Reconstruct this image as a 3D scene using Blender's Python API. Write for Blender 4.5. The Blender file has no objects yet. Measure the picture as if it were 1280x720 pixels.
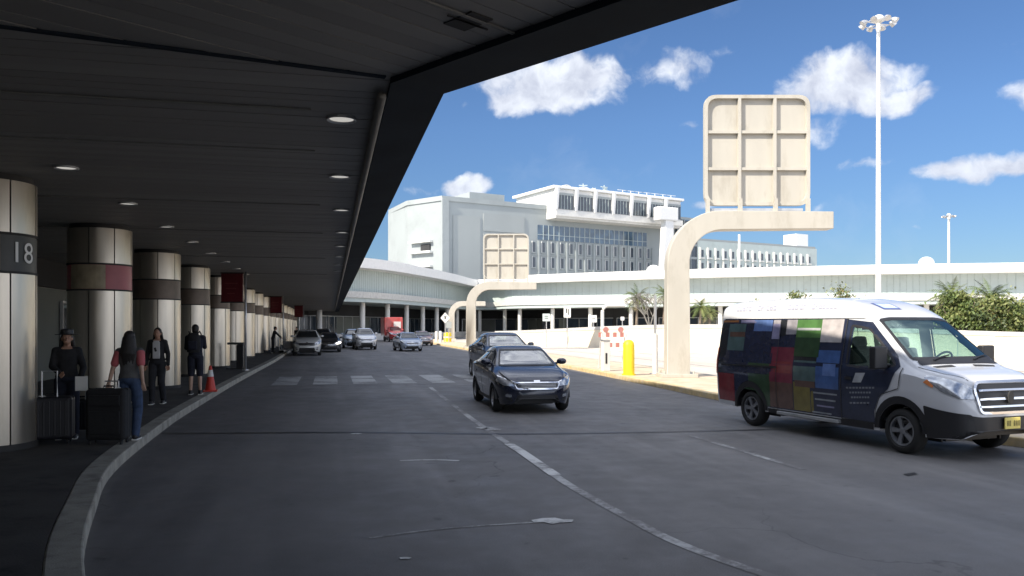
import bpy, bmesh, math, random
from mathutils import Vector, Matrix
from mathutils.bvhtree import BVHTree
R = math.radians
random.seed(7)
scene = bpy.context.scene
COL = scene.collection
HZ = 1.9                                   # eye height above the road

# ------------------------------------------------------------------ materials
def nodes_of(m):
    m.use_nodes = True
    nt = m.node_tree
    return nt, nt.nodes, nt.links
def mat(name, col, rough=.6, metal=0., var=.12, scale=3., bump=0., bscale=40., coat=0., emit=0., spec=.5, alpha=None, stretch=None, dirt=None):
    m = bpy.data.materials.new(name)
    nt, N, L = nodes_of(m)
    b = N['Principled BSDF']
    b.inputs['Roughness'].default_value = rough
    b.inputs['Metallic'].default_value = metal
    b.inputs['Specular IOR Level'].default_value = spec
    b.inputs['Coat Weight'].default_value = coat
    b.inputs['Coat Roughness'].default_value = .04
    tc = N.new('ShaderNodeTexCoord')
    mp = N.new('ShaderNodeMapping')
    L.new(tc.outputs['Object'], mp.inputs[0])
    if stretch: mp.inputs['Scale'].default_value = stretch
    n1 = N.new('ShaderNodeTexNoise'); n1.inputs['Scale'].default_value = scale; n1.inputs['Detail'].default_value = 6
    L.new(mp.outputs[0], n1.inputs['Vector'])
    mx = N.new('ShaderNodeMix'); mx.data_type = 'RGBA'
    mx.inputs['A'].default_value = (*[max(0, c*(1-var)) for c in col], 1)
    mx.inputs['B'].default_value = (*[min(1, c*(1+var)) for c in col], 1)
    rp = N.new('ShaderNodeMapRange'); rp.inputs['From Min'].default_value = .3; rp.inputs['From Max'].default_value = .7
    L.new(n1.outputs[0], rp.inputs[0]); L.new(rp.outputs[0], mx.inputs['Factor'])
    out = mx.outputs['Result']
    if dirt:
        n2 = N.new('ShaderNodeTexNoise'); n2.inputs['Scale'].default_value = dirt[1]; n2.inputs['Detail'].default_value = 9; n2.inputs['Roughness'].default_value = .7
        L.new(mp.outputs[0], n2.inputs['Vector'])
        r2 = N.new('ShaderNodeMapRange'); r2.inputs['From Min'].default_value = .5; r2.inputs['From Max'].default_value = .72
        L.new(n2.outputs[0], r2.inputs[0])
        m2 = N.new('ShaderNodeMix'); m2.data_type = 'RGBA'; L.new(out, m2.inputs['A']); m2.inputs['B'].default_value = (*dirt[0], 1)
        L.new(r2.outputs[0], m2.inputs['Factor']); out = m2.outputs['Result']
    L.new(out, b.inputs['Base Color'])
    if bump:
        n3 = N.new('ShaderNodeTexNoise'); n3.inputs['Scale'].default_value = bscale; n3.inputs['Detail'].default_value = 4
        L.new(mp.outputs[0], n3.inputs['Vector'])
        bp = N.new('ShaderNodeBump'); bp.inputs['Strength'].default_value = bump; bp.inputs['Distance'].default_value = .01
        L.new(n3.outputs[0], bp.inputs['Height']); L.new(bp.outputs[0], b.inputs['Normal'])
    if emit:
        b.inputs['Emission Color'].default_value = (*col, 1); b.inputs['Emission Strength'].default_value = emit
    return m
def glass(name, tint, refl=.04, rough=.01, tint2=(1, 1, 1)):
    m = bpy.data.materials.new(name)
    nt, N, L = nodes_of(m)
    N.remove(N['Principled BSDF'])
    t = N.new('ShaderNodeBsdfTransparent'); t.inputs[0].default_value = (*tint, 1)
    g = N.new('ShaderNodeBsdfGlossy'); g.inputs['Roughness'].default_value = rough; g.inputs[0].default_value = (*tint2, 1)
    f = N.new('ShaderNodeFresnel'); f.inputs[0].default_value = 1.6
    a = N.new('ShaderNodeMath'); a.operation = 'ADD'; a.inputs[1].default_value = refl
    mx = N.new('ShaderNodeMixShader')
    L.new(f.outputs[0], a.inputs[0]); L.new(a.outputs[0], mx.inputs[0]); L.new(t.outputs[0], mx.inputs[1]); L.new(g.outputs[0], mx.inputs[2])
    L.new(mx.outputs[0], N['Material Output'].inputs[0])
    return m
def asphalt(name, col, dark, light, line=None):
    """road surface: fine aggregate, broad worn patches, long tyre tracks along D, thin cracks"""
    m = bpy.data.materials.new(name)
    nt, N, L = nodes_of(m); b = N['Principled BSDF']
    tc = N.new('ShaderNodeTexCoord')
    def noise(sc, det, vec, rough=.6):
        n = N.new('ShaderNodeTexNoise'); n.inputs['Scale'].default_value = sc; n.inputs['Detail'].default_value = det
        n.inputs['Roughness'].default_value = rough; L.new(vec, n.inputs['Vector']); return n.outputs[0]
    def rng(v, a, c, lo=0., hi=1.):
        r = N.new('ShaderNodeMapRange'); r.inputs['From Min'].default_value = a; r.inputs['From Max'].default_value = c
        r.inputs['To Min'].default_value = lo; r.inputs['To Max'].default_value = hi; L.new(v, r.inputs[0]); return r.outputs[0]
    def mix(fac, a, c):
        x = N.new('ShaderNodeMix'); x.data_type = 'RGBA'
        L.new(fac, x.inputs['Factor'])
        for v, s in ((a, 'A'), (c, 'B')):
            if isinstance(v, tuple): x.inputs[s].default_value = (*v, 1)
            else: L.new(v, x.inputs[s])
        return x.outputs['Result']
    obj = tc.outputs['Object']
    mp = N.new('ShaderNodeMapping'); mp.vector_type = 'TEXTURE'
    mp.inputs['Rotation'].default_value = (0, 0, R(12.7)); mp.inputs['Scale'].default_value = (1, 14, 1)
    L.new(obj, mp.inputs[0])
    c = mix(rng(noise(.35, 5, obj), .35, .65), dark, col)
    c = mix(rng(noise(.9, 3, mp.outputs[0]), .5, .75, 0, .75), c, light)
    c = mix(rng(noise(.55, 4, mp.outputs[0], .65), .52, .7, 0, .55), c, (dark[0]*.72, dark[1]*.72, dark[2]*.74))
    c = mix(rng(noise(1.3, 8, obj, .75), .56, .68, 0, .55), c, dark)
    c = mix(rng(noise(90, 2, obj), .45, .75, 0, .6), c, light)
    v = N.new('ShaderNodeTexVoronoi'); v.feature = 'DISTANCE_TO_EDGE'; v.inputs['Scale'].default_value = .22
    wv = N.new('ShaderNodeVectorMath'); wv.operation = 'ADD'
    nz = N.new('ShaderNodeTexNoise'); nz.inputs['Scale'].default_value = .8; nz.inputs['Detail'].default_value = 6; L.new(obj, nz.inputs['Vector'])
    sc = N.new('ShaderNodeVectorMath'); sc.operation = 'SCALE'; sc.inputs['Scale'].default_value = 1.6
    L.new(nz.outputs['Color'], sc.inputs[0]); L.new(sc.outputs[0], wv.inputs[1]); L.new(obj, wv.inputs[0]); L.new(wv.outputs[0], v.inputs['Vector'])
    ck = N.new('ShaderNodeMath'); ck.operation = 'MULTIPLY'
    L.new(rng(v.outputs['Distance'], .0, .004, 1., 0.), ck.inputs[0]); L.new(rng(noise(.15, 2, obj), .45, .6), ck.inputs[1])
    c = mix(ck.outputs[0], c, (dark[0]*.5, dark[1]*.5, dark[2]*.5))
    L.new(c, b.inputs['Base Color'])
    c = mix(rng(noise(3.1, 2, obj, .5), .69, .74, 0, .5), c, (dark[0]*.45, dark[1]*.45, dark[2]*.45))
    L.new(c, b.inputs['Base Color'])
    L.new(rng(noise(2, 4, obj), .3, .7, .55, .8), b.inputs['Roughness'])
    bp = N.new('ShaderNodeBump'); bp.inputs['Strength'].default_value = .5; bp.inputs['Distance'].default_value = .006
    L.new(noise(140, 3, obj), bp.inputs['Height']); L.new(bp.outputs[0], b.inputs['Normal'])
    return m
def paintmark(name, col, under, wear=.5):
    """worn road paint: broken up so the asphalt shows"""
    m = bpy.data.materials.new(name)
    nt, N, L = nodes_of(m); b = N['Principled BSDF']; b.inputs['Roughness'].default_value = .7
    tc = N.new('ShaderNodeTexCoord')
    n = N.new('ShaderNodeTexNoise'); n.inputs['Scale'].default_value = 9; n.inputs['Detail'].default_value = 9; n.inputs['Roughness'].default_value = .75
    L.new(tc.outputs['Object'], n.inputs['Vector'])
    n2 = N.new('ShaderNodeTexNoise'); n2.inputs['Scale'].default_value = .8; L.new(tc.outputs['Object'], n2.inputs['Vector'])
    ad = N.new('ShaderNodeMath'); ad.operation = 'ADD'; L.new(n.outputs[0], ad.inputs[0]); L.new(n2.outputs[0], ad.inputs[1])
    r = N.new('ShaderNodeMapRange'); r.inputs['From Min'].default_value = wear+.35; r.inputs['From Max'].default_value = wear+.6
    L.new(ad.outputs[0], r.inputs[0])
    x = N.new('ShaderNodeMix'); x.data_type = 'RGBA'; x.inputs['A'].default_value = (*under, 1); x.inputs['B'].default_value = (*col, 1)
    L.new(r.outputs[0], x.inputs['Factor']); L.new(x.outputs['Result'], b.inputs['Base Color'])
    return m
def soffitmat(name, c0, c1):
    m = mat(name, c0, .6, 0, .1)
    nt, N, L = nodes_of(m); b = N['Principled BSDF']
    g = N.new('ShaderNodeNewGeometry')
    x = N.new('ShaderNodeMix'); x.data_type = 'RGBA'; x.inputs['A'].default_value = (*c0, 1); x.inputs['B'].default_value = (*c1, 1)
    pw = N.new('ShaderNodeMath'); pw.operation = 'POWER'; pw.inputs[1].default_value = 2.5
    L.new(g.outputs['Random Per Island'], pw.inputs[0]); L.new(pw.outputs[0], x.inputs['Factor'])
    L.new(x.outputs['Result'], b.inputs['Base Color'])
    return m

# ------------------------------------------------------------------ mesh helpers
class MB:
    def __init__(s): s.v = []; s.f = []; s.m = []; s.k = 0
    def mi(s, k): s.k = k; return s
    def add(s, vs, fs):
        o = len(s.v); s.v += [tuple(p) for p in vs]
        for f in fs: s.f.append(tuple(o+i for i in f)); s.m.append(s.k)
        return s
    def box(s, c, d, rz=0., rx=0., ry=0.):
        M = Matrix.Rotation(rz, 3, 'Z') @ Matrix.Rotation(ry, 3, 'Y') @ Matrix.Rotation(rx, 3, 'X')
        vs = [Vector(c) + M @ Vector((d[0]/2*a, d[1]/2*b_, d[2]/2*g)) for a in (-1, 1) for b_ in (-1, 1) for g in (-1, 1)]
        return s.add(vs, [(0,1,3,2),(4,6,7,5),(0,4,5,1),(2,3,7,6),(0,2,6,4),(1,5,7,3)])
    def ring(s, c, ax, r, n, ry=None):
        ax = Vector(ax).normalized(); t = Vector((0,0,1)) if abs(ax.z) < .9 else Vector((1,0,0))
        u = ax.cross(t).normalized(); w = ax.cross(u)
        return [Vector(c)+u*math.cos(2*math.pi*i/n)*r+w*math.sin(2*math.pi*i/n)*(ry or r) for i in range(n)]
    def loft(s, rings, cap=True, closed=True):
        n = len(rings[0]); vs = [p for r in rings for p in r]; fs = []
        for i in range(len(rings)-1):
            for j in range(n if closed else n-1):
                a = i*n+j; b_ = i*n+(j+1) % n
                fs.append((a, b_, b_+n, a+n))
        if cap: fs.append(tuple(range(n))[::-1]); fs.append(tuple((len(rings)-1)*n+i for i in range(n)))
        return s.add(vs, fs)
    def cyl(s, a, b_, r0, r1=None, n=12, cap=True):
        r1 = r0 if r1 is None else r1; ax = Vector(b_)-Vector(a)
        return s.loft([s.ring(a, ax, r0, n), s.ring(b_, ax, r1, n)], cap)
    def tube(s, pts, r, n=8, rs=None):
        pts = [Vector(p) for p in pts]; rings = []
        for i, p in enumerate(pts):
            d = (pts[min(i+1, len(pts)-1)]-pts[max(i-1, 0)])
            rings.append(s.ring(p, d, rs[i] if rs else r, n))
        return s.loft(rings)
    def ball(s, c, r, n=12, m=8):
        if not hasattr(r, '__len__'): r = (r, r, r)
        rings = []
        for i in range(1, m):
            t = math.pi*i/m
            rings.append([Vector((c[0]+r[0]*math.sin(t)*math.cos(2*math.pi*j/n), c[1]+r[1]*math.sin(t)*math.sin(2*math.pi*j/n), c[2]-r[2]*math.cos(t))) for j in range(n)])
        return s.loft(rings)
    def cone(s, a, b_, r0, r1, n=12):
        a = Vector(a); b_ = Vector(b_); ax = b_-a; L_ = ax.length; ax = ax/L_ if L_ else Vector((0,0,1)); rings = []
        for t in (-80, -50, -20, 0): rings.append(s.ring(a+ax*r0*math.sin(R(t)), ax, r0*math.cos(R(t)), n))
        for t in (0, 20, 50, 80): rings.append(s.ring(b_+ax*r1*math.sin(R(t)), ax, r1*math.cos(R(t)), n))
        return s.loft(rings)
    def prism(s, poly, z0, z1):
        n = len(poly); vs = [(x, y, z0) for x, y in poly]+[(x, y, z1) for x, y in poly]
        fs = [tuple(range(n))[::-1], tuple(range(n, 2*n))]+[(i, (i+1) % n, (i+1) % n+n, i+n) for i in range(n)]
        return s.add(vs, fs)
    def sheet(s, poly, z):
        return s.add([(x, y, z) for x, y in poly], [tuple(range(len(poly)))])
    def xprism(s, poly, x0, x1):           # poly in (y,z)
        n = len(poly); vs = [(x0, y, z) for y, z in poly]+[(x1, y, z) for y, z in poly]
        fs = [tuple(range(n))[::-1], tuple(range(n, 2*n))]+[(i, (i+1) % n, (i+1) % n+n, i+n) for i in range(n)]
        return s.add(vs, fs)
    def move(s, M):
        s.v = [tuple(M @ Vector(p)) for p in s.v]; return s
    def build(s, name, mats, parent=None, smooth=False, bevel=0., fix=True, **kw):
        me = bpy.data.meshes.new(name); me.from_pydata(s.v, [], s.f)
        for m_ in (mats if isinstance(mats, (list, tuple)) else [mats]): me.materials.append(m_)
        for p, k in zip(me.polygons, s.m): p.material_index = k; p.use_smooth = bool(smooth)
        me.update()
        if fix:
            b = bmesh.new(); b.from_mesh(me); bmesh.ops.recalc_face_normals(b, faces=b.faces[:]); b.to_mesh(me); b.free()
        if smooth and smooth is not True: me.set_sharp_from_angle(angle=R(smooth))
        o = bpy.data.objects.new(name, me); COL.objects.link(o)
        if parent: o.parent = parent
        if bevel:
            bv = o.modifiers.new('Bevel', 'BEVEL'); bv.width = bevel; bv.segments = 2; bv.limit_method = 'ANGLE'; bv.angle_limit = R(40)
        tag(o, **kw)
        return o
def tag(o, label=None, cat=None, group=None, kind=None):
    if label: o['label'] = label
    if cat: o['category'] = cat
    if group: o['group'] = group
    if kind: o['kind'] = kind
    return o
def empty(name, loc, rz=0., label=None, cat=None, group=None):
    o = bpy.data.objects.new(name, None); COL.objects.link(o); o.empty_display_size = .3
    o.location = loc; o.rotation_euler = (0, 0, rz)
    return tag(o, label, cat, group)
def copy_tree(o, parent=None):
    c = o.copy(); COL.objects.link(c)
    if parent: c.parent = parent
    for ch in list(o.children): copy_tree(ch, c)
    return c
def place(o, loc, rz=None, label=None, sc=None):
    o.location = loc
    if rz is not None: o.rotation_euler = (0, 0, rz)
    if label: o['label'] = label
    if sc: o.scale = (sc, sc, sc)
    return o
def catmull(pts, k=8):
    P = [Vector(p) for p in pts]; out = []
    for i in range(len(P)-1):
        p0 = P[max(i-1, 0)]; p1 = P[i]; p2 = P[i+1]; p3 = P[min(i+2, len(P)-1)]
        for j in range(k):
            t = j/k
            out.append(.5*((2*p1)+(p2-p0)*t+(2*p0-5*p1+4*p2-p3)*t*t+(3*p1-p0-3*p2+p3)*t**3))
    out.append(P[-1]); return [tuple(p) for p in out]
def offset(pts, d):                        # polyline shifted to its right-hand side by d
    out = []
    for i, p in enumerate(pts):
        a = Vector(pts[max(i-1, 0)]); b = Vector(pts[min(i+1, len(pts)-1)]); t = (b-a).normalized()
        out.append((p[0]+t.y*d, p[1]-t.x*d))
    return out
def ribbon(mb, a, b, z0, z1=None):         # between two polylines; solid if z1 is given
    n = len(a)
    if z1 is None:
        return mb.add([(x, y, z0) for x, y in a]+[(x, y, z0) for x, y in b], [(i, i+1, n+i+1, n+i) for i in range(n-1)])
    rings = [[(a[i][0], a[i][1], z0), (b[i][0], b[i][1], z0), (b[i][0], b[i][1], z1), (a[i][0], a[i][1], z1)] for i in range(n)]
    return mb.loft(rings)
def G(px, py, z=0.):                       # point at height z seen at a place in the photograph
    y = (HZ-z)*1000/(py-408); return ((px-640)/1000*y, y)
def W(px, y): return (px-640)/1000*y
def Z(py, y): return HZ+(408-py)/1000*y
D = Vector((-.22, .9755)); NV = Vector((.9755, .22)); DA = math.atan2(D.y, D.x)   # the road's direction and its right-hand normal
def UV(u, v): p = D*u+NV*v; return (p.x, p.y)
def rpoly(pts, r=.05, n=4):
    out = []; m = len(pts)
    for i in range(m):
        p = Vector(pts[i]); a = Vector(pts[i-1])-p; b = Vector(pts[(i+1) % m])-p
        q = min(r, a.length*.45, b.length*.45); A = p+a.normalized()*q; B = p+b.normalized()*q
        for j in range(n+1):
            t = j/n; out.append(tuple(A*(1-t)**2+p*2*t*(1-t)+B*t*t))
    return out
def inside(pt, poly):
    x, y = pt; c = False; j = len(poly)-1
    for i in range(len(poly)):
        if (poly[i][1] > y) != (poly[j][1] > y) and x < (poly[j][0]-poly[i][0])*(y-poly[i][1])/(poly[j][1]-poly[i][1])+poly[i][0]: c = not c
        j = i
    return c
def text_mesh(s, size=1.):
    cu = bpy.data.curves.new('t', 'FONT'); cu.body = s; cu.size = size; cu.align_x = 'CENTER'; cu.align_y = 'CENTER'
    o = bpy.data.objects.new('t', cu); COL.objects.link(o)
    dg = bpy.context.evaluated_depsgraph_get(); dg.update()
    me = bpy.data.meshes.new_from_object(o.evaluated_get(dg))
    v = [tuple(p.co) for p in me.vertices]; f = [tuple(p.vertices) for p in me.polygons]
    bpy.data.objects.remove(o); bpy.data.meshes.remove(me)
    return v, f

# ------------------------------------------------------------------ shared materials
M = {}
M['asphalt'] = asphalt('asphalt', (.15, .143, .14), (.098, .094, .092), (.225, .216, .21))
M['paving'] = asphalt('pale_concrete_road', (.58, .52, .45), (.5, .44, .37), (.66, .6, .53))
M['ground'] = mat('far_ground', (.33, .31, .28), .9, 0, .15, .05)
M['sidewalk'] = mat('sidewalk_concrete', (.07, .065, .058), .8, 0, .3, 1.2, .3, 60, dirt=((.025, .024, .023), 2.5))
M['kerb'] = mat('kerb_concrete', (.36, .34, .285), .85, 0, .2, 4, .4, 60, dirt=((.17, .16, .135), 3))
M['kerb_yellow'] = mat('kerb_yellow_paint', (.55, .42, .22), .75, 0, .2, 5, .3, 50, dirt=((.55, .48, .38), 1.2))
M['median'] = mat('median_concrete', (.56, .45, .33), .85, 0, .15, 1.5, .3, 50, dirt=((.42, .3, .2), 1.4))
M['soffit'] = soffitmat('soffit_boards', (.255, .25, .24), (.305, .3, .288))
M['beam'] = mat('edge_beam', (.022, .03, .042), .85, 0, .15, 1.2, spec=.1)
M['deck'] = mat('deck_concrete', (.34, .33, .31), .85, 0, .12, .8)
M['column'] = mat('column_cladding', (.56, .515, .44), .33, .88, .07, 2., .04, 7, dirt=((.5, .46, .38), 1.6), stretch=(3, 3, .5))
M['seam'] = mat('dark_joint', (.03, .03, .03), .7)
M['brown'] = mat('brown_band', (.15, .115, .09), .45, .2, .2, 3)
M['redband'] = mat('rose_band', (.42, .1, .12), .4, 0, .1, 3)
M['charcoal'] = mat('charcoal_band', (.055, .058, .055), .45)
M['white'] = mat('white_paint', (.8, .8, .78), .5, 0, .04, 2)
M['offwhite'] = mat('aged_white_paint', (.72, .71, .67), .6, 0, .08, 1.2)
M['cream'] = mat('cream_steel', (.48, .455, .395), .55, 0, .06, .9, dirt=((.38, .35, .29), 1.1), stretch=(1.6, 1.6, .5))
M['wallpaint'] = mat('cream_barrier', (.8, .72, .57), .75, 0, .07, .4, dirt=((.68, .6, .46), .6))
M['cap'] = mat('grey_coping', (.5, .49, .47), .75)
M['steel'] = mat('galvanised', (.55, .56, .57), .4, .7)
M['greywall'] = mat('grey_wall', (.16, .17, .15), .6, 0, .12, .5)
M['black'] = mat('black_plastic', (.018, .018, .02), .5)
M['rubber'] = mat('rubber', (.02, .02, .02), .85)
M['alloy'] = mat('alloy', (.5, .5, .51), .3, .9)
M['chrome'] = mat('chrome', (.8, .8, .82), .12, 1., .02)
M['darkglass'] = mat('dark_glass', (.012, .015, .018), .05, 0, .1, spec=.9)
M['vanglass'] = glass('windscreen_glass', (.62, .8, .74), .2, tint2=(.72, .95, .86))
M['carglass'] = glass('tinted_windscreen_glass', (.3, .36, .36), .2)
M['facade'] = mat('facade_concrete', (.47, .54, .53), .8, 0, .06, .12, dirt=((.4, .46, .45), .3))
M['hotelwall'] = mat('hotel_concrete', (.34, .375, .38), .8, 0, .05, .1, dirt=((.29, .32, .325), .15))
M['hotelshade'] = mat('hotel_panel', (.34, .37, .37), .8, 0, .05, .1)
M['window'] = mat('window_glass', (.03, .045, .065), .12, 0, .3, .6, spec=.8)
M['bluewin'] = mat('blue_window_glass', (.05, .1, .16), .15, 0, .4, .5, spec=.8)
M['dark'] = mat('dark_recess', (.03, .03, .032), .7, 0, .3, .3)
M['lamp'] = mat('lamp_lens', (1., .96, .88), .5, emit=.24)
M['headlamp'] = mat('headlamp_lens', (.42, .44, .47), .12, .6, .25, 20, coat=1)
M['headlit'] = mat('lit_headlamp', (1, .95, .85), .3, emit=4.)
M['amber'] = mat('amber_lens', (.75, .25, .08), .2, coat=1)
M['redsign'] = mat('dark_red_sign', (.13, .012, .018), .45)
M['yellow'] = mat('yellow_paint', (.85, .62, .02), .5, 0, .06, 3)
M['conered'] = mat('cone_red', (.62, .05, .03), .5)
M['road_white'] = paintmark('worn_white_paint', (.42, .42, .41), (.15, .142, .138), .58)
M['road_white2'] = paintmark('bright_white_paint', (.6, .6, .58), (.15, .142, .138), .5)
M['tar'] = mat('tar_seam', (.018, .018, .02), .5, 0, .2, 5)
M['skin'] = mat('skin', (.38, .21, .14), .55, 0, .06, 10)
M['skin_pale'] = mat('skin_light', (.55, .36, .27), .55, 0, .06, 10)
M['hair'] = mat('dark_hair', (.012, .009, .008), .5, 0, .4, 30, .6, 60, stretch=(6, 6, 1))
# ================================================================== THE SETTING
mb = MB().sheet([(-900, -300), (900, -300), (900, 1500), (-900, 1500)], -.02)
mb.build('ground', M['ground'], kind='structure')
kerbL = catmull([(9, -3.5), (4.2, -.6), (1.2, 1.5), (-.6, 2.6), (-1.9, 3.9), (-3.26, 6.09), (-4.26, 8.19), (-5.17, 10.4), (-6.25, 14.2), (-7.15, 17.8),
                 (-9.36, 27.5), (-12.7, 43), (-16.6, 60), (-23.5, 90), (-30, 118)], 6)
kerbR = catmull([(26, -12), (17, 0), (11.6, 7), (7.75, 13), (6.05, 17.4), (5.2, 21), (4.75, 23.6), (4.1, 27.3), (2.65, 35.2), (-.95, 52), (-4.1, 66), (-9.5, 90), (-12.4, 103), (-14, 110)], 6)
road = kerbL+[(-22, 135), (10, 150)]+kerbR[::-1]+[(20, -25), (9, -25)]
mb = MB().sheet(road, 0.)
ob = mb.build('road', M['asphalt'], kind='structure')
bm_ = bmesh.new(); bm_.from_mesh(ob.data); bmesh.ops.triangulate(bm_, faces=bm_.faces[:]); bm_.to_mesh(ob.data); bm_.free()
if ob.data.polygons[0].normal.z < 0: ob.data.flip_normals()
# left sidewalk and kerb
inL = offset(kerbL, -.27)
outer = [(-42, 112), (-40, -30), (9, -30)]
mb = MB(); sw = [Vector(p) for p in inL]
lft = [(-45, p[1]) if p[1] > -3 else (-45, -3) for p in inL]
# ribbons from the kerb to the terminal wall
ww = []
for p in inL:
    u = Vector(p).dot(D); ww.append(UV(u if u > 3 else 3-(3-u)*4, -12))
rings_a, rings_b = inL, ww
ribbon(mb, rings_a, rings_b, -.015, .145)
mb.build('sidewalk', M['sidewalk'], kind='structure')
mb = MB(); ribbon(mb, kerbL, inL, -.015, .15)
mb.build('kerb', M['kerb'], kind='structure', bevel=.02)
# median with its painted kerb, then the pale roadway beyond
inR = offset(kerbR, .28); inR2 = offset(kerbR, 3.2); inR3 = offset(kerbR, 3.45)
mb = MB(); ribbon(mb, kerbR, inR, -.015, .15); mb.build('median_kerb', M['kerb_yellow'], kind='structure', bevel=.02)
mb = MB(); ribbon(mb, inR, inR2, -.015, .143); mb.build('median', M['median'], kind='structure')
mb = MB(); ribbon(mb, inR2, inR3, -.015, .15); mb.build('far_median_kerb', M['kerb'], kind='structure', bevel=.02)
far = [p for p in inR3]+[(10, 140), (180, 125), (180, -60), (60, -60)]
mb = MB().sheet(far, -.008); ob = mb.build('far_road', M['paving'], kind='structure')
bm_ = bmesh.new(); bm_.from_mesh(ob.data); bmesh.ops.triangulate(bm_, faces=bm_.faces[:]); bm_.to_mesh(ob.data); bm_.free()
# lane lines on the far road
mb = MB()
for off_, dash in ((7.2, 0), (10.8, 1), (14.4, 1), (18.4, 0)):
    a = offset(kerbR, off_-.08); b = offset(kerbR, off_+.08)
    for i in range(8, len(a)-8):
        if dash and i % 2: continue
        ribbon(mb, a[i:i+2], b[i:i+2], -.003)
mb.build('far_lane_lines', mat('far_line', (.24, .22, .2), .8), kind='structure')

# road markings
def stripe(name, pts, w, m, z=.004, k=6, label=None):
    c = catmull(pts, k); mb = MB(); ribbon(mb, offset(c, -w/2), offset(c, w/2), z)
    return mb.build(name, m, kind='structure')
stripe('lane_line', [(-2.75, 26), (-2.2, 23.2), (-1.35, 19), (-.52, 15), (.23, 11.7), (.68, 9.6), (1.18, 7.85), (1.47, 6.98), (1.95, 6.1), (2.7, 5), (3.6, 4)], .12, M['road_white'])
stripe('lane_line', [(-.05, 12.9), (.12, 12.2), (.23, 11.7), (.55, 10.2)], .16, M['road_white2'], .008)
stripe('lane_line', [(3.12, 13.9), (3.5, 12.2), (3.87, 10.6)], .1, M['road_white'])
stripe('lane_line', [(6.0, 4.6), (6.4, 3.6)], .1, M['road_white'])
# old arrow and dabs of paint
stripe('painted_arrow', [G(462, 673), G(520, 665), G(580, 659), G(640, 655), G(672, 653)], .045, M['road_white'])
mb = MB().sheet([G(664, 651), G(678, 648.5), G(694, 648), G(704, 650), G(717, 650.5), G(715, 653.5), G(700, 654), G(690, 656), G(680, 653.5), G(668, 654)], .008); mb.build('painted_arrow', M['road_white2'], kind='structure')
stripe('paint_mark', [G(500, 576), G(540, 575), G(574, 576)], .07, M['road_white2'])
stripe('paint_mark', [G(560, 588), G(572, 588)], .04, M['road_white'])
for (a, b_, w) in (((500, 699), (513, 699), .05), ((600, 536), (618, 538), .28), ((440, 543), (450, 543), .1)):
    stripe('paint_mark', [G(*a), G((a[0]+b_[0])/2, a[1]-.6), G(*b_)], w, M['road_white2'], .008)
# crosswalk bars
mb = MB()
for i, u in enumerate([-1.5+1.3*k for k in range(7)]):
    a = UV(27.2, u); 
    p = [UV(26.8, u-.4), UV(26.8, u+.4), UV(31.2, u+.4), UV(31.2, u-.4)]
    mb.sheet(p, .006)
mb.build('crosswalk_bars', paintmark('crosswalk_paint', (.4, .4, .39), (.17, .165, .16), .48), kind='structure')
mb = MB().sheet([UV(26.5, -2.9), UV(26.5, 7.2), UV(31.5, 7.2), UV(31.5, -2.9)], .003)
mb.build('crosswalk_patch', asphalt('worn_crosswalk', (.17, .165, .16), (.125, .12, .118), (.21, .205, .2)), kind='structure')
# transverse tar joints and a patch
stripe('tar_joint', [(-6.2, 14.15), (-3, 14.3), (0, 14.1), (2.5, 14.35), (5.6, 14.9), (7.3, 15.6)], .13, M['tar'], .005)
stripe('tar_joint', [(-11, 33.8), (-6, 34.2), (0, 35.6), (2.7, 36.3)], .1, M['tar'], .005)
mb = MB().sheet([G(1129, 593), G(1143, 591), G(1147, 593.5), G(1135, 595.5)], .006); mb.build('oil_stain', M['tar'], kind='structure')
# ------------------------------------------------------------------ terminal canopy over the road
ZS = 4.06
A = Vector((-1.05, 6.94)); B = Vector((-.64, 7.5)); E = Vector((.7071, -.7071))
ter = empty('terminal_building', (-12, 20, 0), label='dark airport terminal whose low boarded canopy covers the kerb lane', cat='terminal')
def tpar(o): o.parent = ter; o.matrix_parent_inverse = Matrix.Translation((12, -20, 0)); return o
A2 = A+E*14; B2 = B+E*14
farA = A+D*112; farB = B+D*112
wallv = -9.2
deck = [tuple(farB), tuple(B), tuple(B2), (B2.x, -30), UV(-32, wallv)[0:2], UV(124, wallv)]
mb = MB().prism(deck, ZS+.05, ZS+1.5)
tpar(mb.build('canopy_deck', M['deck']))
def boards(name, along, across, origin, n0, n1, l0, l1, pitch, planes):
    m_ = MB(); rnd = random.Random(3)
    for i in range(n0, n1):
        c = Vector(origin)+Vector(across)*(i*pitch)
        a = c+Vector(along)*l0; b = c+Vector(along)*l1; w = Vector(across)*(pitch/2-.006)
        dz = rnd.random()*.006
        m_.prism([tuple(a-w), tuple(b-w), tuple(b+w), tuple(a+w)], ZS+dz, ZS+.03)
    bb = bmesh.new(); me = bpy.data.meshes.new(name)
    me.from_pydata(m_.v, [], m_.f); bb.from_mesh(me)
    for co, no in planes:
        bmesh.ops.bisect_plane(bb, geom=bb.verts[:]+bb.edges[:]+bb.faces[:], dist=1e-5, plane_co=co, plane_no=no, clear_outer=True)
    bmesh.ops.recalc_face_normals(bb, faces=bb.faces[:]); bb.to_mesh(me); bb.free()
    me.materials.append(M['soffit']); o = bpy.data.objects.new(name, me); COL.objects.link(o); return tpar(o)
mit = Vector((-2.6, -1.18)).normalized(); mitn = Vector((-mit.y, mit.x))      # mitre line; normal towards the near side
if mitn.dot(Vector((0, -1))) < 0: mitn = -mitn
boards('soffit', NV, D, A, -60, 560, -8.6, .0, .2, [((A.x, A.y, 0), (mitn.x, mitn.y, 0)), ])
q = Vector((-.7071, -.7071))
boards('soffit', q, E, A, -70, 70, 0, 22, .2, [((A.x, A.y, 0), (-mitn.x, -mitn.y, 0))])
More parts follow.
